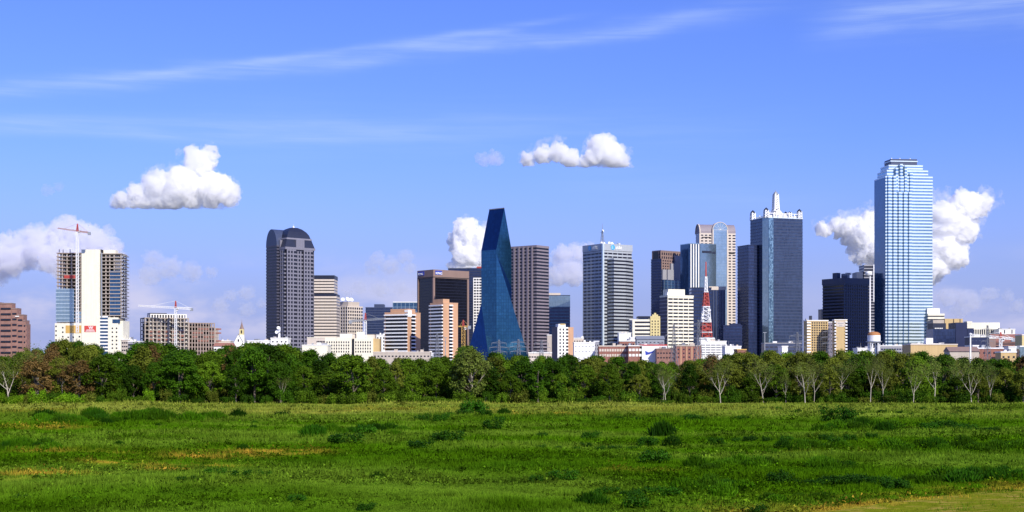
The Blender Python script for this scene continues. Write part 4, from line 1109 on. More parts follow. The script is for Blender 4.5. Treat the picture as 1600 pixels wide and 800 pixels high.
# ---- 27 tan pair
def b_tanpair():
    Y = 1400
    t = Tower('tan_hotel', 'ochre brick hotel with white balcony edge and white cornice right of the spired tower', 'hotel', 1255.5, 1261, 1294, Y, ratio=.6)
    u, z = t.u, t.z
    t.prism('wall', M['ochre'], t.rect, 0, z(501.5)); t.prism('cornice', M['white'], offset(t.rect, .4), z(501.5), z(500))
    b = t.box('balcony', M['whitepaint'], -.3, u(1266.5), -1.1, 0, 0, 1.3)
    for k in range(13): (b if k == 0 else dupe(b, t.o)).location = (0, 0, z(503) - 1.3 - k * 2.9)
    q = t.box('window', M['g_win'], -.65, .65, -.1, .2, -.75, .75); k = 0
    for i in range(7):
        for j in range(12): (q if k == 0 else dupe(q, t.o)).location = (u(1269.5 + i * 3.6), 0, z(504.5 + j * 3.85)); k = 1
    t.box('water_tank', M['roofdark'], u(1268), u(1271.5), 6, 9, z(500), z(493)); t.box('roof_hut', M['grey'], u(1262), u(1264), 6, 9, z(500), z(497.5))
    t = Tower('signed_hotel', 'ochre hotel with blank white sign panel beside the darker window gap', 'hotel', 1300.5, 1304, 1323.5, 1380, ratio=.9)
    u, z = t.u, t.z
    t.prism('wall', M['ochre'], t.rect, 0, z(500.5)); t.prism('cornice', M['white'], offset(t.rect, .35), z(500.5), z(499))
    s = t.box('sign_panel', M['beige_pale'], u(1307), u(1320), -.3, 0, z(510.5), z(502))
    for py, a, b in ((505.2, 1309, 1318), (508.2, 1311, 1316)): box_part(s, 'text_line', M['grey'], u(a), u(b), -.36, -.3, z(py) - .3, z(py) + .3)
    for x0, x1 in ((-.2, u(1306.3)), (u(1320.5), t.w + .2)):
        b = t.box('balcony', M['whitepaint'], x0, x1, -1, 0, 0, 1.3)
        for k in range(12): (b if k == 0 else dupe(b, t.o)).location = (0, 0, z(502) - 1.3 - k * 2.95)
        t.box('window_strip', M['g_black'], x0 + .3, x1 - .3, -.06, .3, 3, z(502))
    t = shed('low_building', 'dark gap building between the two ochre hotels', 'building', 1293, 1301, 504, 1480, 'brownstone', wins=(2, 8, 1.2, 1.4, 4))
b_tanpair()

# ---- 28 navy grid tower and neighbours
def b_navygrid():
    Y = 1820
    t = Tower('navy_grid_tower', 'squat navy tower with fine square window grid and rooftop machinery', 'office building', 1285, 1319.5, 1358, Y, ratio=.95)
    u, z, w, d = t.u, t.z, t.w, t.d
    t.clad(t.rect, 0, z(443), M['g_black'], M['navy2'], fh=4.1, bh=1.9, pier=M['navy2'], step=4.1, pw=1.8, edges=[0], pproud=.5)
    t.prism('top_band', M['navy2'], offset(t.rect, .5), z(443), z(434))
    t.box('plant_box', M['navy2'], 2, 8, t.v(1306), t.v(1299), z(434), z(425)); t.box('plant_box', M['grey'], u(1323), u(1331), 4, 10, z(434), z(427)); t.box('plant_box', M['navy2'], 1, 6, 1, 7, z(434), z(430))
    MB().lattice((u(1326), 5, z(427)), (u(1334), 5, z(427)), 2, 2, 4, .25).build('roof_frame', M['steel'], t.o)
    t = Tower('striped_slab', 'dark slab with pale bands and stepped top behind the tall silver tower', 'office building', 1339, 1339, 1375, 2000, depth=30, th=0.0)
    t.clad([(t.u(1350), 0), (t.w, 0), (t.w, 30), (t.u(1350), 30)], 0, t.z(414), M['g_win'], M['grey'], fh=4.2, bh=1.6)
    t.box('lower_wing', M['navy2'], 0, t.u(1350) - .1, 2, 28, 0, t.z(425))
    t.box('white_edge', M['whitepaint'], t.u(1364.5), t.u(1366), -.8, .0, t.z(472), t.z(413.5))
    t = empty('light_mast', 'tall thin white pole with round head in front of the navy grid tower', 'light mast', (X(1359.5, 1650), 1650, 0))
    z = lambda p: Z(p, 1650)
    MB().beam((0, 0, 0), (0, 0, z(431)), .75, .6).build('pole', M['whitepaint'], t)
    MB().lathe([(0, z(432)), (3.4, z(430)), (4.2, z(427)), (3.6, z(424.5)), (0, z(423.5))], 16, -1.5, 0).build('lamp_head', M['whitepaint'], t)
    shed('low_building', 'slim beige sliver at the left edge of the navy grid tower', 'building', 1283, 1287, 484, 1900, 'beige')
b_navygrid()

# ---- 29 tall silver tower
def b_silver():
    Y = 1750
    t = Tower('silver_tower', 'tallest tower clad in silvery blue glass with white horizontal bands and stepped top', 'skyscraper', 1366, 1383.5, 1457.5, Y, ratio=.62)
    u, z, w, d = t.u, t.z, t.w, t.d
    # saw-tooth plan: five projecting bays next to the near corner
    def plan(x0, x1, y0, y1, bays):
        p = [(x0, y0)]
        for a, b in bays:
            p += [(a, y0), (a, y0 - 2.4), (b, y0 - 2.4), (b, y0)] if a > x0 + .01 else [(a, y0 - 2.4), (b, y0 - 2.4), (b, y0)]
            if a <= x0 + .01: p.remove((x0, y0))
        return p + [(x1, y0), (x1, y1), (x0, y1)]
    bw = (u(1424) - 0) / 5.0
    def bays(k0, k1): return [(i * bw + bw * .42, (i + 1) * bw) for i in range(k0, k1)]
    fh = 4.05
    def seg(x0, x1, y0, y1, za, zb, bs, tag_):
        t.clad(plan(x0, x1, y0, y1, bs), za, zb, M['g_boa'], M['silver'], fh=fh, bh=1.95, proud=.35, name='glass_wall', bandname='silver_band')
    seg(0, w, 0, d, 0, z(300), bays(0, 5), 0)
    seg(0, w, 0, d, z(300), z(275), bays(0, 2), 1)
    seg(u(1387), u(1451.5), 2.5, d - 2.5, z(275), z(265), [], 2)
    seg(u(1391), u(1444.5), 5, d - 5, z(265), z(256.5), [], 3)
    t.prism('roof_cap', M['navy2'], [(u(1396), 8), (u(1437), 8), (u(1437), d - 8), (u(1396), d - 8)], z(256.5), z(246.5))
    t.prism('cap_rim', M['silver'], [(u(1395), 7.5), (u(1437.6), 7.5), (u(1437.6), d - 7.5), (u(1395), d - 7.5)], z(250.8), z(249.3))
    # central raised bays
    for i, (a, b, top) in enumerate(((1399, 1403, 262), (1406, 1410, 256), (1413, 1417, 258), (1421, 1426, 270))):
        t.clad([(u(a), 1 - 2.5), (u(b), 1 - 2.5), (u(b), 9), (u(a), 9)], z(300) , z(top), M['g_boa'], M['silver'], fh=fh, bh=1.75, name='bay_glass', bandname='bay_band')
    # left flank: its shade is put into the colour by a darker blue skin
    t.box('flank_shade_glass', M['g_blue'], -.25, .1, 1, d - 1, 0, z(277))
    for px in (1399, 1412, 1428): t.box('roof_vent', M['whitepaint'], u(px) - .5, u(px) + .5, 12, 13, z(246.5), z(244.4))
b_silver()

# ---- 30 water tower
def b_water():
    Y = 1150; o = empty('water_tower', 'white water tank on legs with rusty top', 'water tower', (X(1365.5, Y), Y, 0))
    z = lambda p: Z(p, Y); r = 5.2
    MB().lathe([(0, z(536)), (r * .9, z(535)), (r, z(533)), (r, z(524))], 20).build('tank', M['whitepaint'], o)
    MB().lathe([(r, z(524)), (r * .93, z(521)), (r * .6, z(519)), (0, z(518))], 20).build('dome', M['rust'], o)
    MB().lathe([(r + 1.2, z(534.4)), (r + 1.2, z(533.2)), (r, z(533.2))], 20).build('catwalk', M['steel'], o)
    q = MB().beam((0, 0, 0), (0, 0, z(535)), .4).build('leg', M['whitepaint'], o)
    for k in range(6): (q if k == 0 else dupe(q, o)).location = (r * .9 * math.cos(k * math.pi / 3), r * .9 * math.sin(k * math.pi / 3), 0)
b_water()
shed('low_building', 'low white hall with dark slots left of the water tank', 'building', 1340, 1366, 545, 1300, 'white', wins=(7, 2, 1.2, 1.6, 3.5))
shed('low_building', 'low grey entrance hall at the foot of the tall silver tower', 'building', 1376, 1425, 541, 1500, 'grey', wins=(12, 2, 2, 1.4, 3.5), winmat='g_navy')

# ---- 31 right-hand low town
def b_right():
    t = shed('tan_warehouse', 'low ochre warehouse with small white roof block in front of the tall silver tower', 'warehouse', 1423, 1496, 539, 1200, 'ochre', roofmat='beige_pale', depth=26)
    t.box('roof_block', M['whitepaint'], t.u(1449), t.u(1459.5), 3, 10, t.z(539) + .9, t.z(528)); t.box('roof_block', M['white'], t.u(1427), t.u(1474), 6, 20, t.z(539) + .9, t.z(536.5))
    t = Tower('stepped_cream_block', 'cream stepped block rising just right of the tall silver tower', 'building', 1450, 1450, 1476, 1750, depth=24, th=0.0)
    t.clad(t.rect, 0, t.z(490), M['g_win'], M['cream'], fh=4.2, bh=2.6); t.box('upper_block', M['white'], 0, t.u(1469.5), 3, 20, t.z(490), t.z(481.5))
    t = Tower('ochre_block', 'ochre block with round topped corner and dark slots above the navy office', 'building', 1458, 1458, 1504, 1680, depth=26, th=0.0)
    t.box('wall', M['beige'], 0, t.u(1476), 0, 24, 0, t.z(500)); t.box('wall', M['ochre'], t.u(1476), t.w, -1, 26, 0, t.z(498))
    for px in (1489, 1499): t.box('slot', M['dark'], t.u(px), t.u(px + 1.2), -1.2, 0, t.z(507), t.z(498.5))
    t.box('window', M['g_win'], t.u(1486), t.u(1489), -1.15, 0, t.z(512), t.z(509))
    t = Tower('long_navy_office', 'long low navy glass office with stepped top right of the tall silver tower', 'office building', 1458, 1458, 1521, 1560, depth=26, th=0.0)
    t.box('glass_wall', M['g_navy'], 0, t.u(1493), 0, 26, 0, t.z(514)); t.box('glass_wall', M['navy'], t.u(1493) + .1, t.u(1511), -.6, 26, 0, t.z(504)); t.box('glass_wall', M['navy'], t.u(1511) + .1, t.w, -1, 26, 0, t.z(513))
    t.box('top_band', M['roofdark'], -.1, t.u(1478), -.2, 20, t.z(514), t.z(505))
    q = t.box('window', M['white'], -.7, .7, -.35, -.2, -.5, .5)
    for i in range(5): (q if i == 0 else dupe(q, t.o)).location = (t.u(1461.5 + 2.6 * i), 0, t.z(513))
    t = Tower('cream_parapet_building', 'cream building with blank upper wall over a row of dark window slots', 'building', 1511, 1511, 1562, 1620, depth=26, th=0.0)
    t.prism('wall', M['cream'], t.rect, 0, t.z(504)); t.box('upper_block', M['cream'], -.2, t.u(1519), -.2, 12, t.z(506), t.z(502))
    q = t.box('window', M['g_win'], -.75, .75, -.1, .3, -3, 3)
    for i in range(12): (q if i == 0 else dupe(q, t.o)).location = (t.u(1521.5 + 3.4 * i), 0, t.z(519))
    t = shed('white_annex', 'small white annex with dark slots above the reddish hall', 'building', 1561, 1586, 515, 1600, 'white')
    for px in (1569, 1580.5): t.box('slot', M['dark'], t.u(px), t.u(px + 1.4), -.3, .1, t.z(521), t.z(515.5))
    t = Tower('terracotta_hall', 'broad hall with reddish brown sloping roof at the right edge', 'hall', 1554, 1554, 1650, 1450, depth=40, th=0.0)
    h = t.z(534)
    t.prism('wall', M['brickbrown'], t.rect, 0, h)
    m = MB(); a, b = (-.5, -.8, h), (t.w, -.8, h); m.face([a, b, (t.w, 30, t.z(521)), (t.u(1562), 30, t.z(521))]); m.face([(t.w, 41, h), (-.5, 41, h), (t.u(1562), 30, t.z(521)), (t.w, 30, t.z(521))]); m.face([(-.5, 41, h), a, (t.u(1562), 30, t.z(521))]); m.build('roof', M['terracotta'], t.o)
    q = t.box('window', M['g_win'], -2.3, 2.3, -.1, .2, -.6, .6); k = 0
    for i in range(13):
        for j in range(2): (q if k == 0 else dupe(q, t.o)).location = (t.u(1559 + 7 * i), 0, t.z(537.5 + 4 * j)); k = 1
    shed('low_building', 'dark navy low block behind the white crane jib', 'building', 1517, 1545, 527, 1350, 'navy', wins=(5, 3, 1.4, 1, 4), winmat='navy2')
    shed('low_building', 'grey brown block behind the white crane jib right end', 'building', 1542, 1556, 529, 1370, 'brown')
    shed('low_building', 'low brown roofed building with white eaves below the crane pole', 'building', 1484, 1530, 549, 1050, 'beige', roof='gable', roofmat='brown', depth=14)
    shed('low_building', 'low brick building with white roof edge under the white crane jib', 'building', 1526, 1573, 545, 1080, 'brick', roofmat='whitepaint', depth=14, wins=(6, 1, 1.4, 1.4, 4))
    shed('low_building', 'small white box on the roofs right of the long navy office', 'building', 1520, 1529, 541, 1100, 'whitepaint')
    shed('low_building', 'small orange tan building below the reddish hall', 'building', 1564, 1588, 551, 1020, 'ochre', depth=12, wins=(3, 1, 1.4, 1.4, 4))
    shed('low_building', 'white container shaped building left of a blue one at the right edge', 'building', 1576, 1588, 543, 1060, 'whitepaint', depth=10)
    shed('low_building', 'pale blue container shaped building at the right edge', 'building', 1594, 1612, 542, 1060, 'g_pale', depth=10)
    shed('low_building', 'yellow topped roof hut on the reddish hall skyline', 'building', 1597, 1606, 524, 1300, 'yellow')
    o = empty('flood_light_pole', 'thin white pole at the left end of the white crane jib', 'pole', (X(1516.3, 1000), 1000, 0))
    MB().beam((0, 0, 0), (0, 0, Z(522, 1000)), .5, .4).build('pole', M['whitepaint'], o); MB().lathe([(0, Z(524, 1000)), (1, Z(523, 1000)), (1, Z(521, 1000)), (0, Z(520, 1000))], 10).build('lamp_head', M['whitepaint'], o)
b_right()
crane('tower crane with red mast and long white jib at the right edge', 1563.5, 527.5, 552, 1518, 1582, 1250, 'whitepaint', 'whitepaint', 519, jh=1.7, mw=2.0, drop=2.6)

# ---- electricity pylons behind the trees
def pylon(label, px, ytop, Y, s=1.0):
    o = empty('electricity_pylon', label, 'pylon', (X(px, Y), Y, 0), R(20), 'lattice electricity pylons behind the trees')
    h = Z(ytop, Y)
    MB().lattice((0, 0, 0), (0, 0, h * .7), 5.5, 1.7, 8, .11, .07).lattice((0, 0, h * .7), (0, 0, h), 1.7, .7, 5, .09, .06).build('body', M['dullsteel'], o)
    for k, (f, L) in enumerate(((.70, 5.5), (.81, 6.2), (.92, 5.0))):
        m = MB()
        for sx in (-1, 1): m.beam((0, 0, h * f + 1), (sx * L, 0, h * f), .08).beam((0, 0, h * f), (sx * L, 0, h * f), .08).beam((sx * L, 0, h * f), (sx * L, 0, h * f - 1.6), .07)
        m.build('cross_arm', M['dullsteel'], o)
for a in (('steel electricity pylon at the left foot of the blue prism tower', 779.5, 531, 900), ('steel electricity pylon at the right foot of the blue prism tower', 810, 530, 880), ('steel electricity pylon in front of the brown banded tower', 846, 531, 930),
          ('tall steel electricity pylon in front of the cream striped tower', 1053, 507, 900), ('tall steel electricity pylon left of the red and white lattice tower', 1091, 500, 760), ('steel electricity pylon between the spired tower and the ochre hotel', 1245.5, 519, 800),
          ('thin steel electricity pylon in front of the slim brick apartment tower', 683, 520, 950), ('faint steel electricity pylon in front of the navy low block at the right', 1543, 508, 1000), ('steel electricity pylon between the two ochre hotels', 1296, 512, 900)): pylon(*a)
for px, py, Y, lb in ((696, 528, 1000, 'plain tall lamp pole between the slim apartment tower windows'), (1195, 520, 1000, 'plain tall pole in front of the bright strip of the spired tower')):
    o = empty('pole', lb, 'pole', (X(px, Y), Y, 0)); MB().beam((0, 0, 0), (0, 0, Z(py, Y)), .3, .2).build('shaft', M['steel'], o); MB().box(-1.2, 1.2, -.3, .3, Z(py, Y), Z(py, Y) + .4).build('head', M['steel'], o)

# ================================================================== VEGETATION
def leaf_arrays(centers, radii, n, size, rs, outward=1.0, flat=0.0):
    """n leaf-sized rhombi scattered through clumps"""
    C = np.asarray(centers); rad = np.asarray(radii)
    w = rad ** 2; idx = rs.choice(len(C), n, p=w / w.sum())
    d = rs.normal(size=(n, 3)); d /= np.linalg.norm(d, axis=1)[:, None]
    r = rad[idx] * np.abs(rs.normal(.75, .33, n))
    p = C[idx] + d * r[:, None] * np.array([1, 1, .8])
    nn = d * outward + rs.normal(size=(n, 3)) * .55 + np.array([0, 0, .35]); nn /= np.linalg.norm(nn, axis=1)[:, None]
    t = rs.normal(size=(n, 3)); t -= nn * (t * nn).sum(1)[:, None]; t /= np.linalg.norm(t, axis=1)[:, None]
    b = np.cross(nn, t)
    s = size * rs.uniform(.6, 1.25, n)[:, None]
    v = np.stack([p - t * s, p - b * s * .6, p + t * s, p + b * s * .6], 1).reshape(-1, 3)
    return v
def quad_mesh(name, v, mat, extra=None):
    n = len(v) // 4
    me = bpy.data.meshes.new(name)
    me.vertices.add(len(v)); me.vertices.foreach_set('co', v.astype(np.float32).ravel())
    me.loops.add(n * 4); me.loops.foreach_set('vertex_index', np.arange(n * 4, dtype=np.int32))
    me.polygons.add(n); me.polygons.foreach_set('loop_start', np.arange(0, n * 4, 4, dtype=np.int32)); me.polygons.foreach_set('loop_total', np.full(n, 4, dtype=np.int32))
    me.update(calc_edges=True); me.materials.append(mat); return me

def leaf_mat(name, c, c2, trans=.16):
    m, t, p, out = new_mat(name)
    g = t.node('ShaderNodeNewGeometry'); oi = t.node('ShaderNodeObjectInfo')
    tc = t.node('ShaderNodeTexCoord').outputs['Object']
    k = t.m('ADD', t.m('MULTIPLY', g.outputs['Random Per Island'], .55), t.m('MULTIPLY', t.ramp(t.noise(tc, .35, 2), .35, .65), .45))
    cc = t.mix(k, (*c, 1), (*c2, 1))
    cc = t.mix(1.0, cc, t.m('ADD', t.m('MULTIPLY', oi.outputs['Random'], .85), .55), 'MULTIPLY')
    t.l.new(cc, p.inputs['Base Color']); p.inputs['Roughness'].default_value = .6; p.inputs['Specular IOR Level'].default_value = .06
    tr = t.node('ShaderNodeBsdfTranslucent'); t.l.new(cc, tr.inputs[0])
    mx = t.node('ShaderNodeMixShader'); mx.inputs[0].default_value = trans
    t.l.new(p.outputs[0], mx.inputs[1]); t.l.new(tr.outputs[0], mx.inputs[2]); t.l.new(mx.outputs[0], out.inputs[0])
    return m
LM = {
    'dark': leaf_mat('dark_leaves', (.018, .055, .002), (.058, .135, .005)),
    'mid': leaf_mat('green_leaves', (.048, .105, .004), (.120, .210, .010)),
    'olive': leaf_mat('olive_leaves', (.075, .10, .008), (.16, .19, .02)),
    'brown': leaf_mat('rusty_leaves', (.11, .065, .018), (.17, .11, .035)),
    'bright': leaf_mat('bright_leaves', (.060, .150, .003), (.19, .34, .012)),
    'pale': leaf_mat('pale_leaves', (.13, .19, .025), (.22, .28, .05)),
}
M['bark'] = wall_mat('grey_bark', (.16, .13, .10), .9, .3, 1.5)
M['bark_twig'] = wall_mat('twig_bark', (.13, .12, .045), .9, .3, 1.5)
M['bark_pale'] = wall_mat('pale_bark', (.52, .46, .37), .85, .25, 1.5)

def limb(m, a, b, ra, rb, n=5):
    a = Vector(a); b = Vector(b); d = (b - a).normalized(); up = Vector((0, 0, 1)) if abs(d.z) < .9 else Vector((1, 0, 0))
    x = d.cross(up).normalized(); y = x.cross(d)
    r0 = [a + (x * math.cos(2 * math.pi * k / n) + y * math.sin(2 * math.pi * k / n)) * ra for k in range(n)]
    r1 = [b + (x * math.cos(2 * math.pi * k / n) + y * math.sin(2 * math.pi * k / n)) * rb for k in range(n)]
    for k in range(n): m.face([r0[k], r0[(k + 1) % n], r1[(k + 1) % n], r1[k]])
def grow(m, rng, p, d, L, r, lev, tips, spread=.5, up=.25):
    segs = 3 if lev > 1 else 2
    q = Vector(p); dd = Vector(d); rr = r
    for k in range(segs):
        dd = (dd + Vector((rng.gauss(0, .10), rng.gauss(0, .10), up * .25))).normalized()
        e = q + dd * (L / segs); r2 = rr * .84
        limb(m if rr > .032 or not hasattr(m, 'tw') else m.tw, q, e, rr, r2, 5 if lev > 1 else 3); q = e; rr = r2
        if lev <= 2: tips.append(tuple(q))
        if lev > 0 and k < segs - 1 and lev < 4 and rng.random() < .75:
            a = rng.uniform(0, 6.28); s = Vector((math.cos(a), math.sin(a), .5)).normalized()
            grow(m, rng, q, (dd * .55 + s * .75).normalized(), L * .6, rr * .5, lev - 1, tips, spread, up)
    if lev > 0:
        a0 = rng.uniform(0, 6.28); nb = 3 if lev > 1 else 2
        for b in range(nb):
            a = a0 + b * 6.28 / nb + rng.uniform(-.4, .4); s = Vector((math.cos(a), math.sin(a), .15))
            grow(m, rng, q, (dd + s * spread * rng.uniform(.7, 1.2)).normalized(), L * rng.uniform(.62, .85), rr * .68, lev - 1, tips, spread, up)

def mesh_of(m, name, mat):
    o = m.build(name, mat); me = o.data; bpy.data.objects.remove(o); return me

def leafy_variant(seed, kind):
    """nominal 14 m tree: (trunk mesh, {material: crown mesh})"""
    rs = np.random.RandomState(seed); rng = random.Random(seed)
    W = {'round': 5.0, 'tall': 3.6, 'loose': 4.4}[kind]
    n = {'round': 95, 'tall': 72, 'loose': 62}[kind]
    C, Rd = [], []
    for k in range(n):
        z = rs.uniform(.06, 1) ** (.85)
        prof = math.sin(math.pi * min(1, (z * .86 + .14)) ** 1.15) ** .6 if z < .999 else .1
        a = rs.uniform(0, 6.283); rr = W * prof * rs.uniform(.45, 1.0)
        C.append((rr * math.cos(a), rr * math.sin(a), (1.9 if kind != 'loose' else 1.2) + z * 11.0)); Rd.append(rs.uniform(.5, 1.35))
    C.append((rs.uniform(-1, 1), 0, 12.6)); Rd.append(1.4)
    N = {'round': 10500, 'tall': 7500, 'loose': 5200}[kind]
    v = leaf_arrays(C, Rd, N, .27, rs)
    m = MB(); tips = []
    limb(m, (0, 0, -.3), (0.1, 0, 3.2), .30, .24, 7)
    for k in range(9):
        c = Vector(C[rng.randrange(len(C))]); s = Vector((.1, 0, rng.uniform(1.6, 3.2) + k * .35)); mid = s.lerp(c, .5) + Vector((0, 0, .5))
        limb(m, s, mid, .13, .09); limb(m, mid, c, .09, .04)
    limb(m, (.1, 0, 3.2), (.2, .1, 9), .24, .10, 6)
    return m, v
def pale_variant(seed, lean=0):
    rng = random.Random(seed); rs = np.random.RandomState(seed)
    m = MB(); tips = []; m.tw = MB()
    h0 = rng.uniform(2.4, 5.6)
    top = Vector((rng.uniform(-.3, .3) + lean, rng.uniform(-.3, .3), h0))
    limb(m, (0, 0, -.3), top * .5, .17, .155, 7); limb(m, top * .5, top, .155, .14, 7)
    nb = rng.choice((2, 3, 4, 4)); a0 = rng.uniform(0, 6.28); q = top.copy(); r0 = .14
    dd = Vector((rng.uniform(-.12, .12), rng.uniform(-.1, .1), 1)).normalized()
    for b in range(nb):
        a = a0 + b * 2.4 + rng.uniform(-.4, .4); s = Vector((math.cos(a) * rng.uniform(.7, 1.25), math.sin(a) * .5, 1)).normalized()
        grow(m, rng, q, s, rng.uniform(3.6, 5.0), r0 * .75, 3, tips, .6, .5)
        e = q + dd * rng.uniform(.7, 1.7); limb(m, q, e, r0, r0 * .9, 6); q = e; r0 *= .9
    grow(m, rng, q, dd, rng.uniform(2.4, 3.4), r0 * .9, 3, tips, .45, .6)
    T = np.array(tips); zmax = T[:, 2].max(); T = T[T[:, 2] > 2.8]
    v = leaf_arrays(T, np.full(len(T), 1.15), 1500, .15, rs, .3)
    return m, v, zmax
TREES = {}
for kind, seeds in (('round', (1, 2, 3, 4)), ('tall', (11, 12, 13)), ('loose', (21, 22, 23))):
    TREES[kind] = []
    for sd in seeds:
        m, v = leafy_variant(sd, kind)
        TREES[kind].append(dict(trunk=mesh_of(m, 'trunk', M['bark']), v=v, crown={}, h=13.9))
TREES['bare'] = []
for sd in (31, 32, 33, 34, 35, 36, 37, 38, 39, 40):
    m, v, zm = pale_variant(sd, (sd % 3 - 1) * .4)
    TREES['bare'].append(dict(trunk=mesh_of(m, 'trunk', M['bark_pale']), twigs=mesh_of(m.tw, 'twigs', M['bark_twig']), v=v, crown={}, h=zm))

LANDM = [(0, 45, 'the stepped brick hotel'), (45, 85, 'the gap beside the brick hotel'), (85, 128, 'the tall red crane'), (128, 157, 'the red banner'), (157, 195, 'the unfinished high rise'),
         (195, 219, 'the grey low roofs'), (219, 295, 'the taller concrete frame'), (295, 342, 'the lower concrete frame'), (342, 366, 'the reddish pitched roof'), (366, 387, 'the church steeple'), (387, 421, 'the long white roof'),
         (421, 446, 'the dish mast'), (446, 492, 'the dark domed tower'), (492, 526, 'the beige striped office'), (526, 567, 'the roof dishes'), (567, 601, 'the red topped crane'), (601, 657, 'the shorter apartment tower'), (657, 672, 'the apartment tower gap'),
         (672, 716, 'the slim apartment tower'), (716, 752, 'the small orange crane'), (752, 800, 'the blue prism tower'), (800, 858, 'the brown banded tower'), (858, 897, 'the narrow white hotel'), (897, 935, 'the plain white warehouse'), (935, 967, 'the red brick terrace'), (967, 1000, 'the plain white box'), (1000, 1043, 'the red striped store'), (1043, 1084, 'the cream striped tower'),
         (1084, 1120, 'the red lattice tower'), (1120, 1156, 'the beige vaulted tower'), (1156, 1198, 'the spired tower annex'), (1198, 1255, 'the spired tower front'), (1255, 1297, 'the ochre brick hotel'), (1297, 1325, 'the signed ochre hotel'), (1325, 1352, 'the navy grid tower'), (1352, 1380, 'the rusty water tank'),
         (1380, 1424, 'the tall silver tower'), (1424, 1460, 'the ochre warehouse left end'), (1460, 1497, 'the ochre warehouse right end'), (1497, 1526, 'the thin white pole'), (1526, 1560, 'the white crane jib'), (1560, 1700, 'the reddish hall')]
def landmark(px):
    if px < 0: return 'the left picture edge'
    for a, b, n in LANDM:
        if a <= px < b: return n
    return 'the reddish hall'
LOOK = {'dark': 'dense dark green', 'mid': 'leafy mid green', 'olive': 'olive green', 'brown': 'rusty brown', 'bright': 'bright green', 'pale': 'pale grey green'}
def tree(kind, mat, px, Y, h, wide=1.0, row='front', var=None, rng=rnd):
    V = TREES[kind]; t = V[var if var is not None else rng.randrange(len(V))]
    key = mat
    if key not in t['crown']:
        t['crown'][key] = quad_mesh('crown', t['v'], LM[mat])
    x = X(px, Y); s = h / t['h']
    where = {'front': 'front row, below', 'mid': 'middle row, below', 'back': 'back row, below'}[row]
    if kind == 'bare': lab = 'sparse white trunked tree, %s %s' % (where, landmark(px))
    else: lab = '%s %s tree, %s %s' % (LOOK[mat], {'round': 'round', 'tall': 'narrow', 'loose': 'loose'}[kind], where, landmark(px))
    o = empty('pale_tree' if kind == 'bare' else 'broadleaf_tree', lab, 'tree', (x, Y, float(height([x], [Y])[0])), rng.uniform(0, 6.28) if kind != 'bare' else rng.choice((0, 3.14)) + rng.uniform(-.4, .4),
              'white trunked trees along the meadow edge' if kind == 'bare' else 'broadleaf trees of the tree belt')
    o.scale = (s * wide, s * wide, s)
    for nm, me in [('trunk', t['trunk']), ('crown', t['crown'][key])] + ([('twigs', t['twigs'])] if 'twigs' in t else []):
        c = bpy.data.objects.new(nm, me); col.objects.link(c); c.parent = o
    return o

TOPS = [(-60, 545), (0, 548), (50, 536), (100, 533), (140, 535), (175, 556), (210, 537), (250, 533), (285, 545), (325, 548), (370, 538), (410, 534), (450, 540), (500, 551), (550, 553), (600, 560), (660, 561), (705, 555), (725, 541), (755, 541), (775, 554), (850, 555), (950, 556), (1000, 562), (1058, 568), (1085, 561), (1110, 554), (1150, 551), (1200, 546), (1250, 552), (1300, 546), (1350, 547), (1400, 547), (1450, 550), (1500, 556), (1550, 562), (1600, 556), (1680, 552)]
def toppx(px): return float(np.interp(px, [a for a, b in TOPS], [b for a, b in TOPS]))
def pick(px):
    r = rnd.random()
    if px < 60: return ('loose', 'olive') if r < .4 else ('loose', 'brown') if r < .75 else ('round', 'mid')
    if px < 165: return ('round', 'olive') if r < .45 else ('loose', 'brown') if r < .75 else ('round', 'mid') if r < .9 else ('tall', 'dark')
    if px < 430: return ('round', 'dark') if r < .6 else ('round', 'mid') if r < .8 else ('tall', 'olive') if r < .92 else ('loose', 'brown')
    if px < 560: return ('round', 'dark') if r < .4 else ('round', 'mid') if r < .8 else ('tall', 'dark')
    if px < 720: return ('round', 'mid') if r < .45 else ('tall', 'olive') if r < .7 else ('loose', 'brown') if r < .82 else ('tall', 'mid')
    if px < 980: return ('tall', 'dark') if r < .35 else ('round', 'dark') if r < .55 else ('round', 'mid') if r < .8 else ('tall', 'olive')
    if px < 1100: return ('round', 'olive') if r < .35 else ('round', 'mid') if r < .6 else ('tall', 'dark') if r < .85 else ('loose', 'brown')
    if px < 1530: return ('round', 'olive') if r < .35 else ('loose', 'olive') if r < .55 else ('round', 'mid') if r < .8 else ('round', 'dark') if r < .9 else ('loose', 'brown')
    return ('round', 'dark') if r < .4 else ('round', 'olive') if r < .7 else ('loose', 'brown')
def hpx(py, Y): return (HY - py) / F * Y + CZ
for row, Y0, step, lo, hi in (('front', 348, 38, .55, .95), ('mid', 360, 44, .84, 1.0), ('back', 378, 46, .93, 1.04), ('back', 398, 40, .95, 1.02), ('back', 420, 36, .97, 1.01)):
    px = -190 + rnd.uniform(0, 30)
    while px < 1800:
        Y = Y0 + rnd.uniform(-3, 6); k, mt = pick(px)
        if row == 'front' and 1080 < px < 1560 and rnd.random() < .3: px += step * .8; continue
        h = hpx(toppx(px), Y) * rnd.uniform(lo, hi) * 1.03
        if row != 'front' and 1085 < px < 1540: h *= .98
        if row != 'front' and px < 80: h *= .88
        tree(k, mt, px, Y, h, rnd.uniform(.75, 1.25) * (13 / max(h, 9)) ** .4, row)
        px += step * rnd.uniform(.7, 1.3)
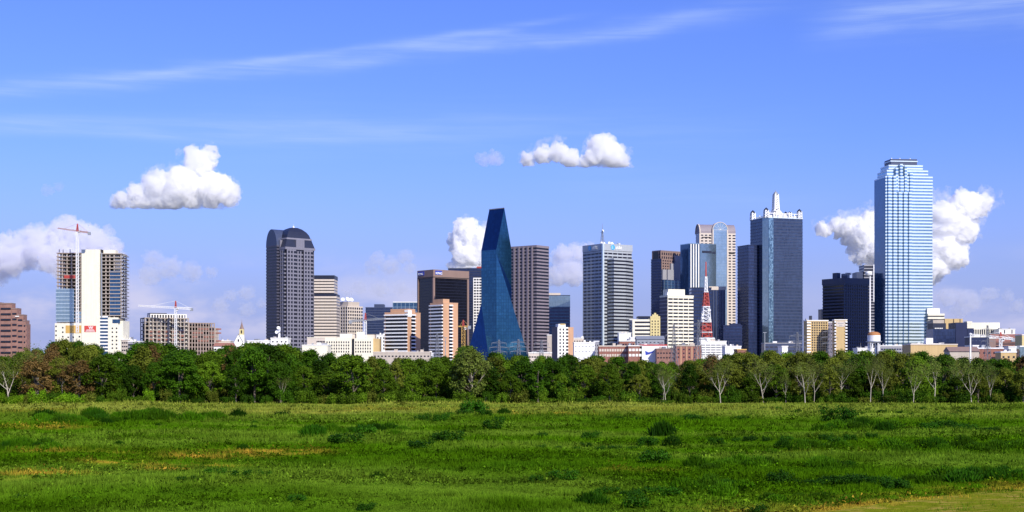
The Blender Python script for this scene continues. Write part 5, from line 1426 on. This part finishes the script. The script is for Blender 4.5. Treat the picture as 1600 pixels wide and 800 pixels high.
# the white-trunked trees one can pick out
for i, (px, top, w) in enumerate(((14, 545, 1), (58, 530, .8), (96, 560, .6), (1126, 556, 1.15), (1193, 548, 1.25), (1258, 552, 1.05), (1272, 556, .7), (1312, 549, 1.1), (1360, 550, .8), (1380, 552, .9), (1427, 553, .9), (1460, 549, 1.15), (1494, 556, .8), (1518, 554, 1.0), (1548, 560, .7), (1040, 563, .9), (1228, 570, .6), (1036, 570, .6), (440, 575, .6))):
    Y = 343 + (i * 7 % 5) * 1.4; w *= rnd.uniform(.8, 1.25); top += rnd.uniform(-3, 7)
    tree('bare', 'pale' if i != 2 else 'brown', px, Y, hpx(top, Y), w, 'front', var=(i * 7) % 10)
# the pale round tree in front of the blue prism tower
tree('loose', 'pale', 736, 344, hpx(538, 344), 1.1, 'front', var=1); tree('bare', 'pale', 737, 343, hpx(541, 343), .9, 'front', var=2)

# ---- undergrowth and low bushes at the meadow edge and out in the grass
def bush_variant(seed, kind):
    rs = np.random.RandomState(seed)
    if kind == 'leafy':
        n = 14; C = [(rs.uniform(-1.0, 1.0), rs.uniform(-.8, .8), rs.uniform(.15, .75)) for _ in range(n)]; Rd = rs.uniform(.28, .5, n)
        v = leaf_arrays(C, Rd, 1500, .085, rs)
    else:   # upright weeds
        n = 900; a = rs.uniform(0, 6.283, n); r = np.sqrt(rs.uniform(0, 1, n)); x = r * np.cos(a) * 1.15; y = r * np.sin(a) * .9
        h = (1.05 - .55 * r ** 2) * rs.uniform(.45, 1.1, n); dx = rs.normal(0, .16, n); dy = rs.normal(0, .16, n); w = rs.uniform(.018, .05, n); q = rs.uniform(0, 3.14, n)
        wx, wy = np.cos(q) * w, np.sin(q) * w; z0 = h * rs.uniform(0, .5, n)
        v = np.stack([np.stack([x - wx, y - wy, z0 * 0], 1), np.stack([x + wx, y + wy, z0 * 0], 1), np.stack([x + dx + wx * .6, y + dy + wy * .6, h], 1), np.stack([x + dx * 1.1 - wx * .2, y + dy * 1.1 - wy * .2, h * .98], 1)], 1).reshape(-1, 3)
    return v
BV = {k: [bush_variant(s, k) for s in ss] for k, ss in (('leafy', (41, 42, 43, 44)), ('weed', (51, 52, 53)))}
LM['bush'] = leaf_mat('bush_leaves', (.014, .060, .001), (.036, .120, .004))
LM['weed'] = leaf_mat('weed_leaves', (.030, .100, .001), (.070, .175, .003))
BM = {}
def bush(kind, mat, px, py, w, h=None, label=None, group='dark weed clumps in the meadow', name='weed_clump', Y=None, cat='bush', i=None, fat=1.0):
    Y = Y or CZ * F / (py - HY); x = X(px, Y); wm = w / F * Y / 2.4
    i = rnd.randrange(len(BV[kind])) if i is None else i
    if (kind, mat, i) not in BM: BM[(kind, mat, i)] = quad_mesh(name, BV[kind][i], LM[mat])
    o = bpy.data.objects.new(name, BM[(kind, mat, i)]); col.objects.link(o)
    o.location = (x, Y, float(height([x], [Y])[0]) - .03); o.rotation_euler = (0, 0, rnd.uniform(-.5, .5) + rnd.choice((0, math.pi))); hh = h if h else wm * rnd.uniform(.75, 1.15) * fat
    o.scale = (wm, wm * .9, hh); tag(o, label, cat, group); return o
for px0, px1, nn, mt in ((-20, 240, 30, 'bright'), (240, 460, 8, 'dark'), (460, 720, 18, 'mid'), (720, 1100, 22, 'mid'), (1100, 1640, 40, 'dark')):
    for k in range(nn):
        px = px0 + (px1 - px0) * (k + rnd.uniform(.1, .9)) / nn; Y = rnd.uniform(338, 343) if px < 1090 else rnd.uniform(345, 350); mm = mt if rnd.random() < .6 else rnd.choice(('mid', 'dark', 'olive'))
        bush('leafy', mm, px, 0, rnd.uniform(16, 34), rnd.uniform(1.0, 3.6), '%s bush, tree belt foot, below %s' % (LOOK[mm], landmark(px)), 'low bushes at the foot of the tree belt', 'low_bush', Y=Y)
def zone(py): return 'far' if py < 672 else 'middle' if py < 725 else 'near'
for k in range(150):
    px = -40 + 1700 * (k % 75 + rnd.random()) / 75; Y = 353 + 26 * (k // 75) + rnd.uniform(-4, 8); mm = rnd.choice(('dark', 'dark', 'mid', 'olive'))
    bush('leafy', mm, px, 0, rnd.uniform(26, 42), rnd.uniform(3.0, 5.2), '%s undergrowth in belt, below %s' % (LOOK[mm], landmark(px)), 'undergrowth bushes inside the tree belt', 'low_bush', Y=Y)
MAIN = [(735, 647, 48, 'large dark bush near the tree line under the blue prism tower'), (787, 648, 20, 'small dark round bush just right of the large one under the prism tower'), (372, 651, 27, 'lone dark bush near the tree line right of the church'), (440, 650, 24, None), (920, 686, 29, 'compact dark bush in the middle of the meadow below the antenna tower'), (850, 684, 22, None),
        (1035, 678, 46, 'widest dark round bush in the meadow below the deco block'), (1008, 693, 36, 'dark bush just below and left of the widest round bush'), (1050, 693, 32, 'dark bush just below and right of the widest round bush'), (700, 692, 46, 'broad dark bush in mid meadow left of the prism tower'), (490, 681, 40, None), (575, 679, 38, None), (540, 691, 50, 'broadest weed clump in the left half of the meadow'),
        (1030, 721, 54, 'sprawling dark weed patch in the lower meadow below the deco block'), (835, 753, 28, None), (880, 748, 44, None), (590, 750, 26, None), (1180, 792, 42, None), (1000, 790, 46, None), (925, 786, 52, None), (460, 785, 34, None), (570, 796, 30, None), (610, 672, 30, None), (655, 700, 40, None), (770, 674, 30, None), (962, 650, 14, None), (1040, 651, 16, None), (1085, 660, 30, None), (1310, 660, 50, None), (96, 667, 10, None), (248, 668, 12, None), (172, 678, 10, None), (398, 662, 12, None), (396, 672, 12, None), (186, 700, 16, None), (380, 702, 20, None), (35, 778, 26, None), (118, 783, 22, None), (58, 745, 14, None)]
for px, py, w, lb in MAIN: bush('leafy' if rnd.random() < .6 else 'weed', 'bush', px, py, w * 1.05, label=lb or 'lone dark green bush, %s meadow, below %s' % (zone(py), landmark(px)), fat=1.05)
ROWS = [(60, 180, 657, 34, 14, 'weed'), (180, 345, 656, 36, 16, 'weed'), (-10, 85, 704, 38, 8, 'weed'), (470, 640, 676, 34, 10, 'weed'), (640, 800, 655, 26, 6, 'leafy'), (960, 1180, 655, 16, 12, 'leafy'), (1080, 1200, 727, 42, 10, 'weed'), (1065, 1170, 768, 44, 9, 'weed'), (1270, 1400, 668, 36, 9, 'weed'), (1440, 1560, 668, 32, 9, 'leafy'), (1380, 1600, 702, 38, 13, 'weed'),
        (1200, 1320, 703, 34, 7, 'weed'), (1210, 1420, 755, 44, 11, 'leafy'), (1420, 1610, 748, 50, 12, 'weed'), (1270, 1330, 730, 40, 5, 'weed'), (1190, 1330, 778, 44, 6, 'weed'), (930, 1060, 772, 36, 7, 'leafy'), (280, 420, 752, 30, 8, 'leafy'), (1180, 1560, 645, 14, 18, 'leafy'), (840, 1000, 700, 22, 7, 'leafy'), (1100, 1380, 690, 26, 10, 'leafy')]
for a, b, py, w, n, k in ROWS:
    for j in range(n):
        px = a + (b - a) * (j + rnd.uniform(.1, .9)) / n
        bush(k, 'weed' if (k == 'weed' and rnd.random() < .7) else 'bush', px, py + rnd.uniform(-5, 5), w * rnd.uniform(.6, 1.2), label='%s in row, %s meadow, below %s' % ('weed clump' if k == 'weed' else 'leafy clump', zone(py), landmark(px)))

# ---- grass: one object of blades, denser towards the camera
def grass():
    rs = np.random.RandomState(99)
    n = 230000
    py = HY + 58 + (830 - HY - 58) * rs.uniform(0, 1, n) ** 1.05
    Y = CZ * F / (py - HY) + rs.uniform(-1.5, 1.5, n); px = rs.uniform(-80, 1680, n); x = (px - 800) / F * Y
    dens = vnoise(x / 2, Y, 41, 5)
    tr = (x > -15) & (Y < track_y(x) + .5) & (Y > track_y(x) - 16) & (rs.uniform(0, 1, n) < .85)
    keep = (rs.uniform(0, 1, n) < .35 + dens) & ~tr; x = x[keep]; Y = Y[keep]; n = len(x)
    h = (.12 + .24 * sstep(vnoise(x / 2.2, Y, 42, 7), .35, .8) + .25 * sstep(vnoise(x, Y, 43, 2.2), .6, .9)) * (.8 + Y / 330)
    z = height(x, Y); c = ground_color(x, Y) * (rs.uniform(.65, 1.4, n)[:, None])
    B = 3
    x = np.repeat(x, B) + rs.normal(0, .16, n * B) * np.repeat(Y / 120, B); y = np.repeat(Y, B) + rs.normal(0, .2, n * B); z = np.repeat(z, B); h = np.repeat(h, B) * rs.uniform(.5, 1.2, n * B); c = np.repeat(c, B, 0)
    N = n * B; q = rs.uniform(0, 3.14, N); w = rs.uniform(.018, .04, N) * np.repeat(Y / 95, B); wx, wy = np.cos(q) * w, np.sin(q) * w
    lx, ly = rs.normal(0, .3, N) * h, rs.normal(0, .3, N) * h
    v = np.stack([np.stack([x - wx, y - wy, z - .03], 1), np.stack([x + wx, y + wy, z - .03], 1), np.stack([x + lx, y + ly, z + h], 1)], 1).reshape(-1, 3)
    # broad-leaved weeds and darker tufts scattered between the blades
    nt = 15000; py = HY + 60 + (815 - HY - 60) * rs.uniform(0, 1, nt); Yt = CZ * F / (py - HY); xt = (rs.uniform(-80, 1680, nt) - 800) / F * Yt
    kp = (vnoise(xt / 2.5, Yt, 61, 6) + rs.uniform(-.3, .3, nt) > .52) & ~((xt > -15) & (Yt < track_y(xt)) & (Yt > track_y(xt) - 16)); xt = xt[kp]; Yt = Yt[kp]; nt = len(xt)
    sz = rs.uniform(.10, .34, nt) * (.8 + Yt / 260) * np.where(rs.uniform(0, 1, nt) < .08, 1.9, 1); ct = ground_color(xt, Yt) * np.where(rs.uniform(0, 1, nt) < .72, rs.uniform(.3, .7, nt), rs.uniform(1.0, 1.45, nt))[:, None]
    K = 16; ct = np.repeat(ct, K, 0) * rs.uniform(.7, 1.3, nt * K)[:, None]; sk = np.repeat(sz, K); g = rs.normal(size=(nt * K, 3)); zt = np.repeat(height(xt, Yt), K) + np.abs(g[:, 2]) * sk * .75
    cen = np.stack([np.repeat(xt, K) + g[:, 0] * sk, np.repeat(Yt, K) + g[:, 1] * sk, zt], 1)
    e1 = rs.normal(size=(nt * K, 3)); e1 /= np.linalg.norm(e1, axis=1)[:, None]; e2 = rs.normal(size=(nt * K, 3)); e2 /= np.linalg.norm(e2, axis=1)[:, None]; ls = (.09 * np.repeat(Yt, K) / 130 + .05)[:, None]
    v2 = np.stack([cen - e1 * ls, cen + e1 * ls, cen + e2 * ls * 1.2], 1).reshape(-1, 3)
    v = np.concatenate([v, v2]); c = np.concatenate([c, ct]); N = N + nt * K
    me = bpy.data.meshes.new('meadow_grass')
    me.vertices.add(len(v)); me.vertices.foreach_set('co', v.astype(np.float32).ravel())
    me.loops.add(N * 3); me.loops.foreach_set('vertex_index', np.arange(N * 3, dtype=np.int32))
    me.polygons.add(N); me.polygons.foreach_set('loop_start', np.arange(0, N * 3, 3, dtype=np.int32)); me.polygons.foreach_set('loop_total', np.full(N, 3, dtype=np.int32))
    me.update(calc_edges=True); me.materials.append(M['grass'])
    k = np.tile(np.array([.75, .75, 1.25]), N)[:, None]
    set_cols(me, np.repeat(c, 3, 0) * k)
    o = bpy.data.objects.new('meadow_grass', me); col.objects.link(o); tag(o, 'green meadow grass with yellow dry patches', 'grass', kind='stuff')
grass()

# ================================================================== CLOUDS
def cloud_mat(name, dens, c=(1, 1, 1), nscale=.014, base_z=0, lo=.30, hi=.52):
    m = bpy.data.materials.new(name); m.use_nodes = True; t = NT(m.node_tree); t.n.clear()
    out = t.node('ShaderNodeOutputMaterial'); p = t.node('ShaderNodeVolumePrincipled')
    tc = t.node('ShaderNodeTexCoord').outputs['Object']
    n = t.noise(tc, nscale, 4, .6, .3)
    d = t.m('MULTIPLY', t.ramp(n, lo, hi), dens)
    t.l.new(d, p.inputs['Density']); p.inputs['Color'].default_value = (*c, 1); p.inputs['Anisotropy'].default_value = 0.0
    t.l.new(p.outputs[0], out.inputs['Volume'])
    return m
CM = {'thick': cloud_mat('cumulus', .045, nscale=.02, lo=.26, hi=.5), 'wisp': cloud_mat('torn_cumulus', .0075, nscale=.012, lo=.46, hi=.66), 'thin': cloud_mat('thin_cumulus', .0090, (.97, .97, 1)), 'faint': cloud_mat('faint_cumulus', .0042, (.95, .96, 1))}
def cloud(label, puffs, Y, mat='thick', seed=0, flat=None, extra=26, depth=.55, wisp=False):
    rng = random.Random(seed); s = Y / F
    P = []
    for px, py, r in puffs:
        P.append(((px - 800) * s, 0, (HY - py) * s, r * s))
        for _ in range(extra // len(puffs) + 9):
            a = rng.uniform(0, 6.28); b = rng.uniform(-.5, 1.2); q = r * s * rng.uniform(.75, 1.0); rr = r * s * rng.uniform(.12, .40)
            P.append(((px - 800) * s + q * math.cos(a) * math.cos(b), q * math.sin(a) * math.cos(b) * depth, (HY - py) * s + q * math.sin(b), rr))
    import bmesh
    bm = bmesh.new()
    rmax = 0
    for x, y, z, r in P:
        if flat is not None and z - r * .5 < (HY - flat) * s: z = max(z, (HY - flat) * s + r * .35)
        bmesh.ops.create_icosphere(bm, subdivisions=2, radius=r, matrix=Matrix.Translation((x, y, z)) @ Matrix.Diagonal((1, 1, .9, 1)))
    cx = sum(p[0] for p in P) / len(P); zb = min(p[2] - p[3] for p in P)
    if flat is not None:
        zf = (HY - flat) * s
        for v in bm.verts:
            if v.co.z < zf: v.co.z = zf - (zf - v.co.z) * .15
    bmesh.ops.translate(bm, verts=bm.verts, vec=(-cx, 0, -zb))
    me = bpy.data.meshes.new('cloud'); bm.to_mesh(me); bm.free()
    o = bpy.data.objects.new('cloud', me); col.objects.link(o)
    r0 = sorted(p[2] for p in puffs)[len(puffs) // 2] * s
    md = o.modifiers.new('m', 'REMESH'); md.mode = 'VOXEL'; md.voxel_size = max(r0 / 13, 7)
    bpy.context.view_layer.update()
    me2 = bpy.data.meshes.new_from_object(o.evaluated_get(bpy.context.evaluated_depsgraph_get()))
    o.modifiers.clear(); o.data = me2; me2.name = 'cloud'
    nv = len(me2.vertices); co = np.empty(nv * 3, np.float32); no = np.empty(nv * 3, np.float32)
    me2.vertices.foreach_get('co', co); me2.vertices.foreach_get('normal', no); co = co.reshape(-1, 3); no = no.reshape(-1, 3)
    dsp = np.empty(nv)
    for k in range(nv):
        p = Vector(co[k].tolist()) + Vector((seed * 997, 0, 0)); q = p / (r0 * .85)
        a = 1 - abs(mnoise.noise(q)) * 2; b = 1 - abs(mnoise.noise(q * 2.7)) * 2; c = mnoise.noise(q * 6.5); e = mnoise.noise(q * 13)
        dsp[k] = (a - .5) * .30 + (b - .5) * .17 + c * .12 + e * .07
    co = co + no * (dsp * r0)[:, None]
    if flat is not None:
        zf2 = (HY - flat) * s - zb
        lowv = co[:, 2] < zf2; co[lowv, 2] = zf2 - (zf2 - co[lowv, 2]) * .18
    me2.vertices.foreach_set('co', co.astype(np.float32).ravel()); me2.update()
    me2.materials.clear(); me2.materials.append(CM[mat])
    for p in me2.polygons: p.use_smooth = True
    o.location = (cx, Y, zb + CZ)
    if wisp: return o
    tag(o, label, 'cloud', 'cumulus clouds')
    if mat == 'thick':      # torn, thinner vapour round the dense body
        P2 = [(px + rng.uniform(-.5, .5) * rr, min(py + rng.uniform(-.5, .3) * rr, (flat or 999) - rr * .5), rr * rng.uniform(1.0, 1.3)) for px, py, rr in puffs]
        w = cloud('', P2, Y, 'wisp', seed + 50, flat, 10, depth, True); w.name = 'torn_edge'
        w.parent = o; w.location = w.location - o.location
    return o
cloud('bright white cumulus with tall turret and flat base, highest on the left', [(190, 313, 14), (215, 303, 18), (245, 292, 24), (285, 290, 34), (335, 296, 30), (312, 255, 24), (328, 240, 14), (298, 240, 12), (352, 303, 20), (225, 314, 16), (270, 310, 22), (180, 319, 8), (205, 318, 10), (300, 312, 18), (330, 312, 17), (250, 316, 14), (361, 314, 10)], 9000, 'thick', 1, flat=326)
cloud('small faint cloud at the left end of the high white pair', [(755, 250, 12), (773, 249, 13)], 9500, 'thin', 2, flat=262)
cloud('white cloud with sloping left shoulder in the middle of the high trio', [(825, 250, 12), (848, 243, 15), (872, 238, 17), (890, 250, 15)], 9500, 'thick', 3, flat=260)
cloud('white domed cloud at the right end of the high trio', [(940, 228, 20), (930, 245, 18), (955, 245, 22), (972, 253, 12), (915, 254, 10)], 9500, 'thick', 4, flat=261)
cloud('tall white cloud standing behind the left shoulder of the blue prism tower', [(728, 360, 20), (715, 380, 16), (745, 375, 24), (730, 400, 24), (760, 400, 26), (720, 415, 16)], 14000, 'thick', 5)
cloud('large white cloud with rounded head right of the tall silver tower', [(1530, 320, 20), (1505, 325, 26), (1475, 345, 32), (1500, 360, 26), (1465, 385, 30), (1490, 400, 22), (1455, 420, 26)], 13000, 'thick', 6)
cloud('white cloud tapering to the left behind the tall silver tower', [(1290, 358, 14), (1318, 355, 20), (1345, 365, 28), (1365, 355, 26), (1370, 390, 28), (1345, 395, 18)], 13200, 'thick', 7)
cloud('broad dome shaped hazy cloud behind the unfinished high rise', [(105, 370, 34), (60, 385, 36), (145, 385, 34), (20, 400, 36), (100, 405, 40), (170, 400, 26), (-20, 415, 40)], 18000, 'thin', 8)
cloud('soft cloud behind the left flank of the antenna tower', [(905, 395, 18), (880, 402, 20), (920, 400, 20), (895, 425, 24), (870, 430, 20)], 17000, 'thin', 9)
cloud('soft ragged cloud low between the concrete frame and the high rise', [(240, 405, 16), (265, 418, 20), (300, 425, 16), (235, 430, 18), (330, 425, 9)], 17500, 'faint', 10)
cloud('pale double humped cloud above the shorter apartment tower', [(590, 405, 13), (632, 402, 13), (610, 415, 16), (580, 418, 12), (640, 418, 10)], 17000, 'faint', 11)
cloud('faint wisp of cloud alone above the unfinished high rise', [(75, 298, 10), (92, 292, 8)], 12000, 'faint', 12)
cloud('faint spreading cloud low at the right beyond the tall silver tower', [(1480, 465, 16), (1510, 470, 20), (1545, 460, 14), (1575, 462, 10), (1500, 485, 14), (1590, 480, 12)], 17000, 'faint', 13)
cloud('very soft low cloud between the concrete frame and the domed tower', [(360, 462, 10), (385, 458, 13), (345, 478, 14), (385, 485, 12), (410, 475, 9)], 17500, 'faint', 14)
cloud('soft low cloud band above the office with roof dishes', [(560, 448, 12), (595, 452, 14), (625, 450, 12), (540, 460, 9), (650, 458, 9)], 15500, 'faint', 15)

# things that would share a label get their order along the picture added
byl = {}
for o in list(sc.objects):
    if o.parent is None and o.get('category') in ('tree', 'bush'): byl.setdefault(o['label'], []).append(o)
ORD = ['leftmost'] + [n + ' from left' for n in 'second third fourth fifth sixth seventh eighth ninth tenth eleventh twelfth'.split()]
for lab, L in byl.items():
    if len(L) > 1:
        L.sort(key=lambda o: o.location.x / o.location.y)
        for i, o in enumerate(L):
            o['label'] = lab + ', ' + (ORD[i] if i < len(L) - 1 or len(L) > 12 else 'rightmost')
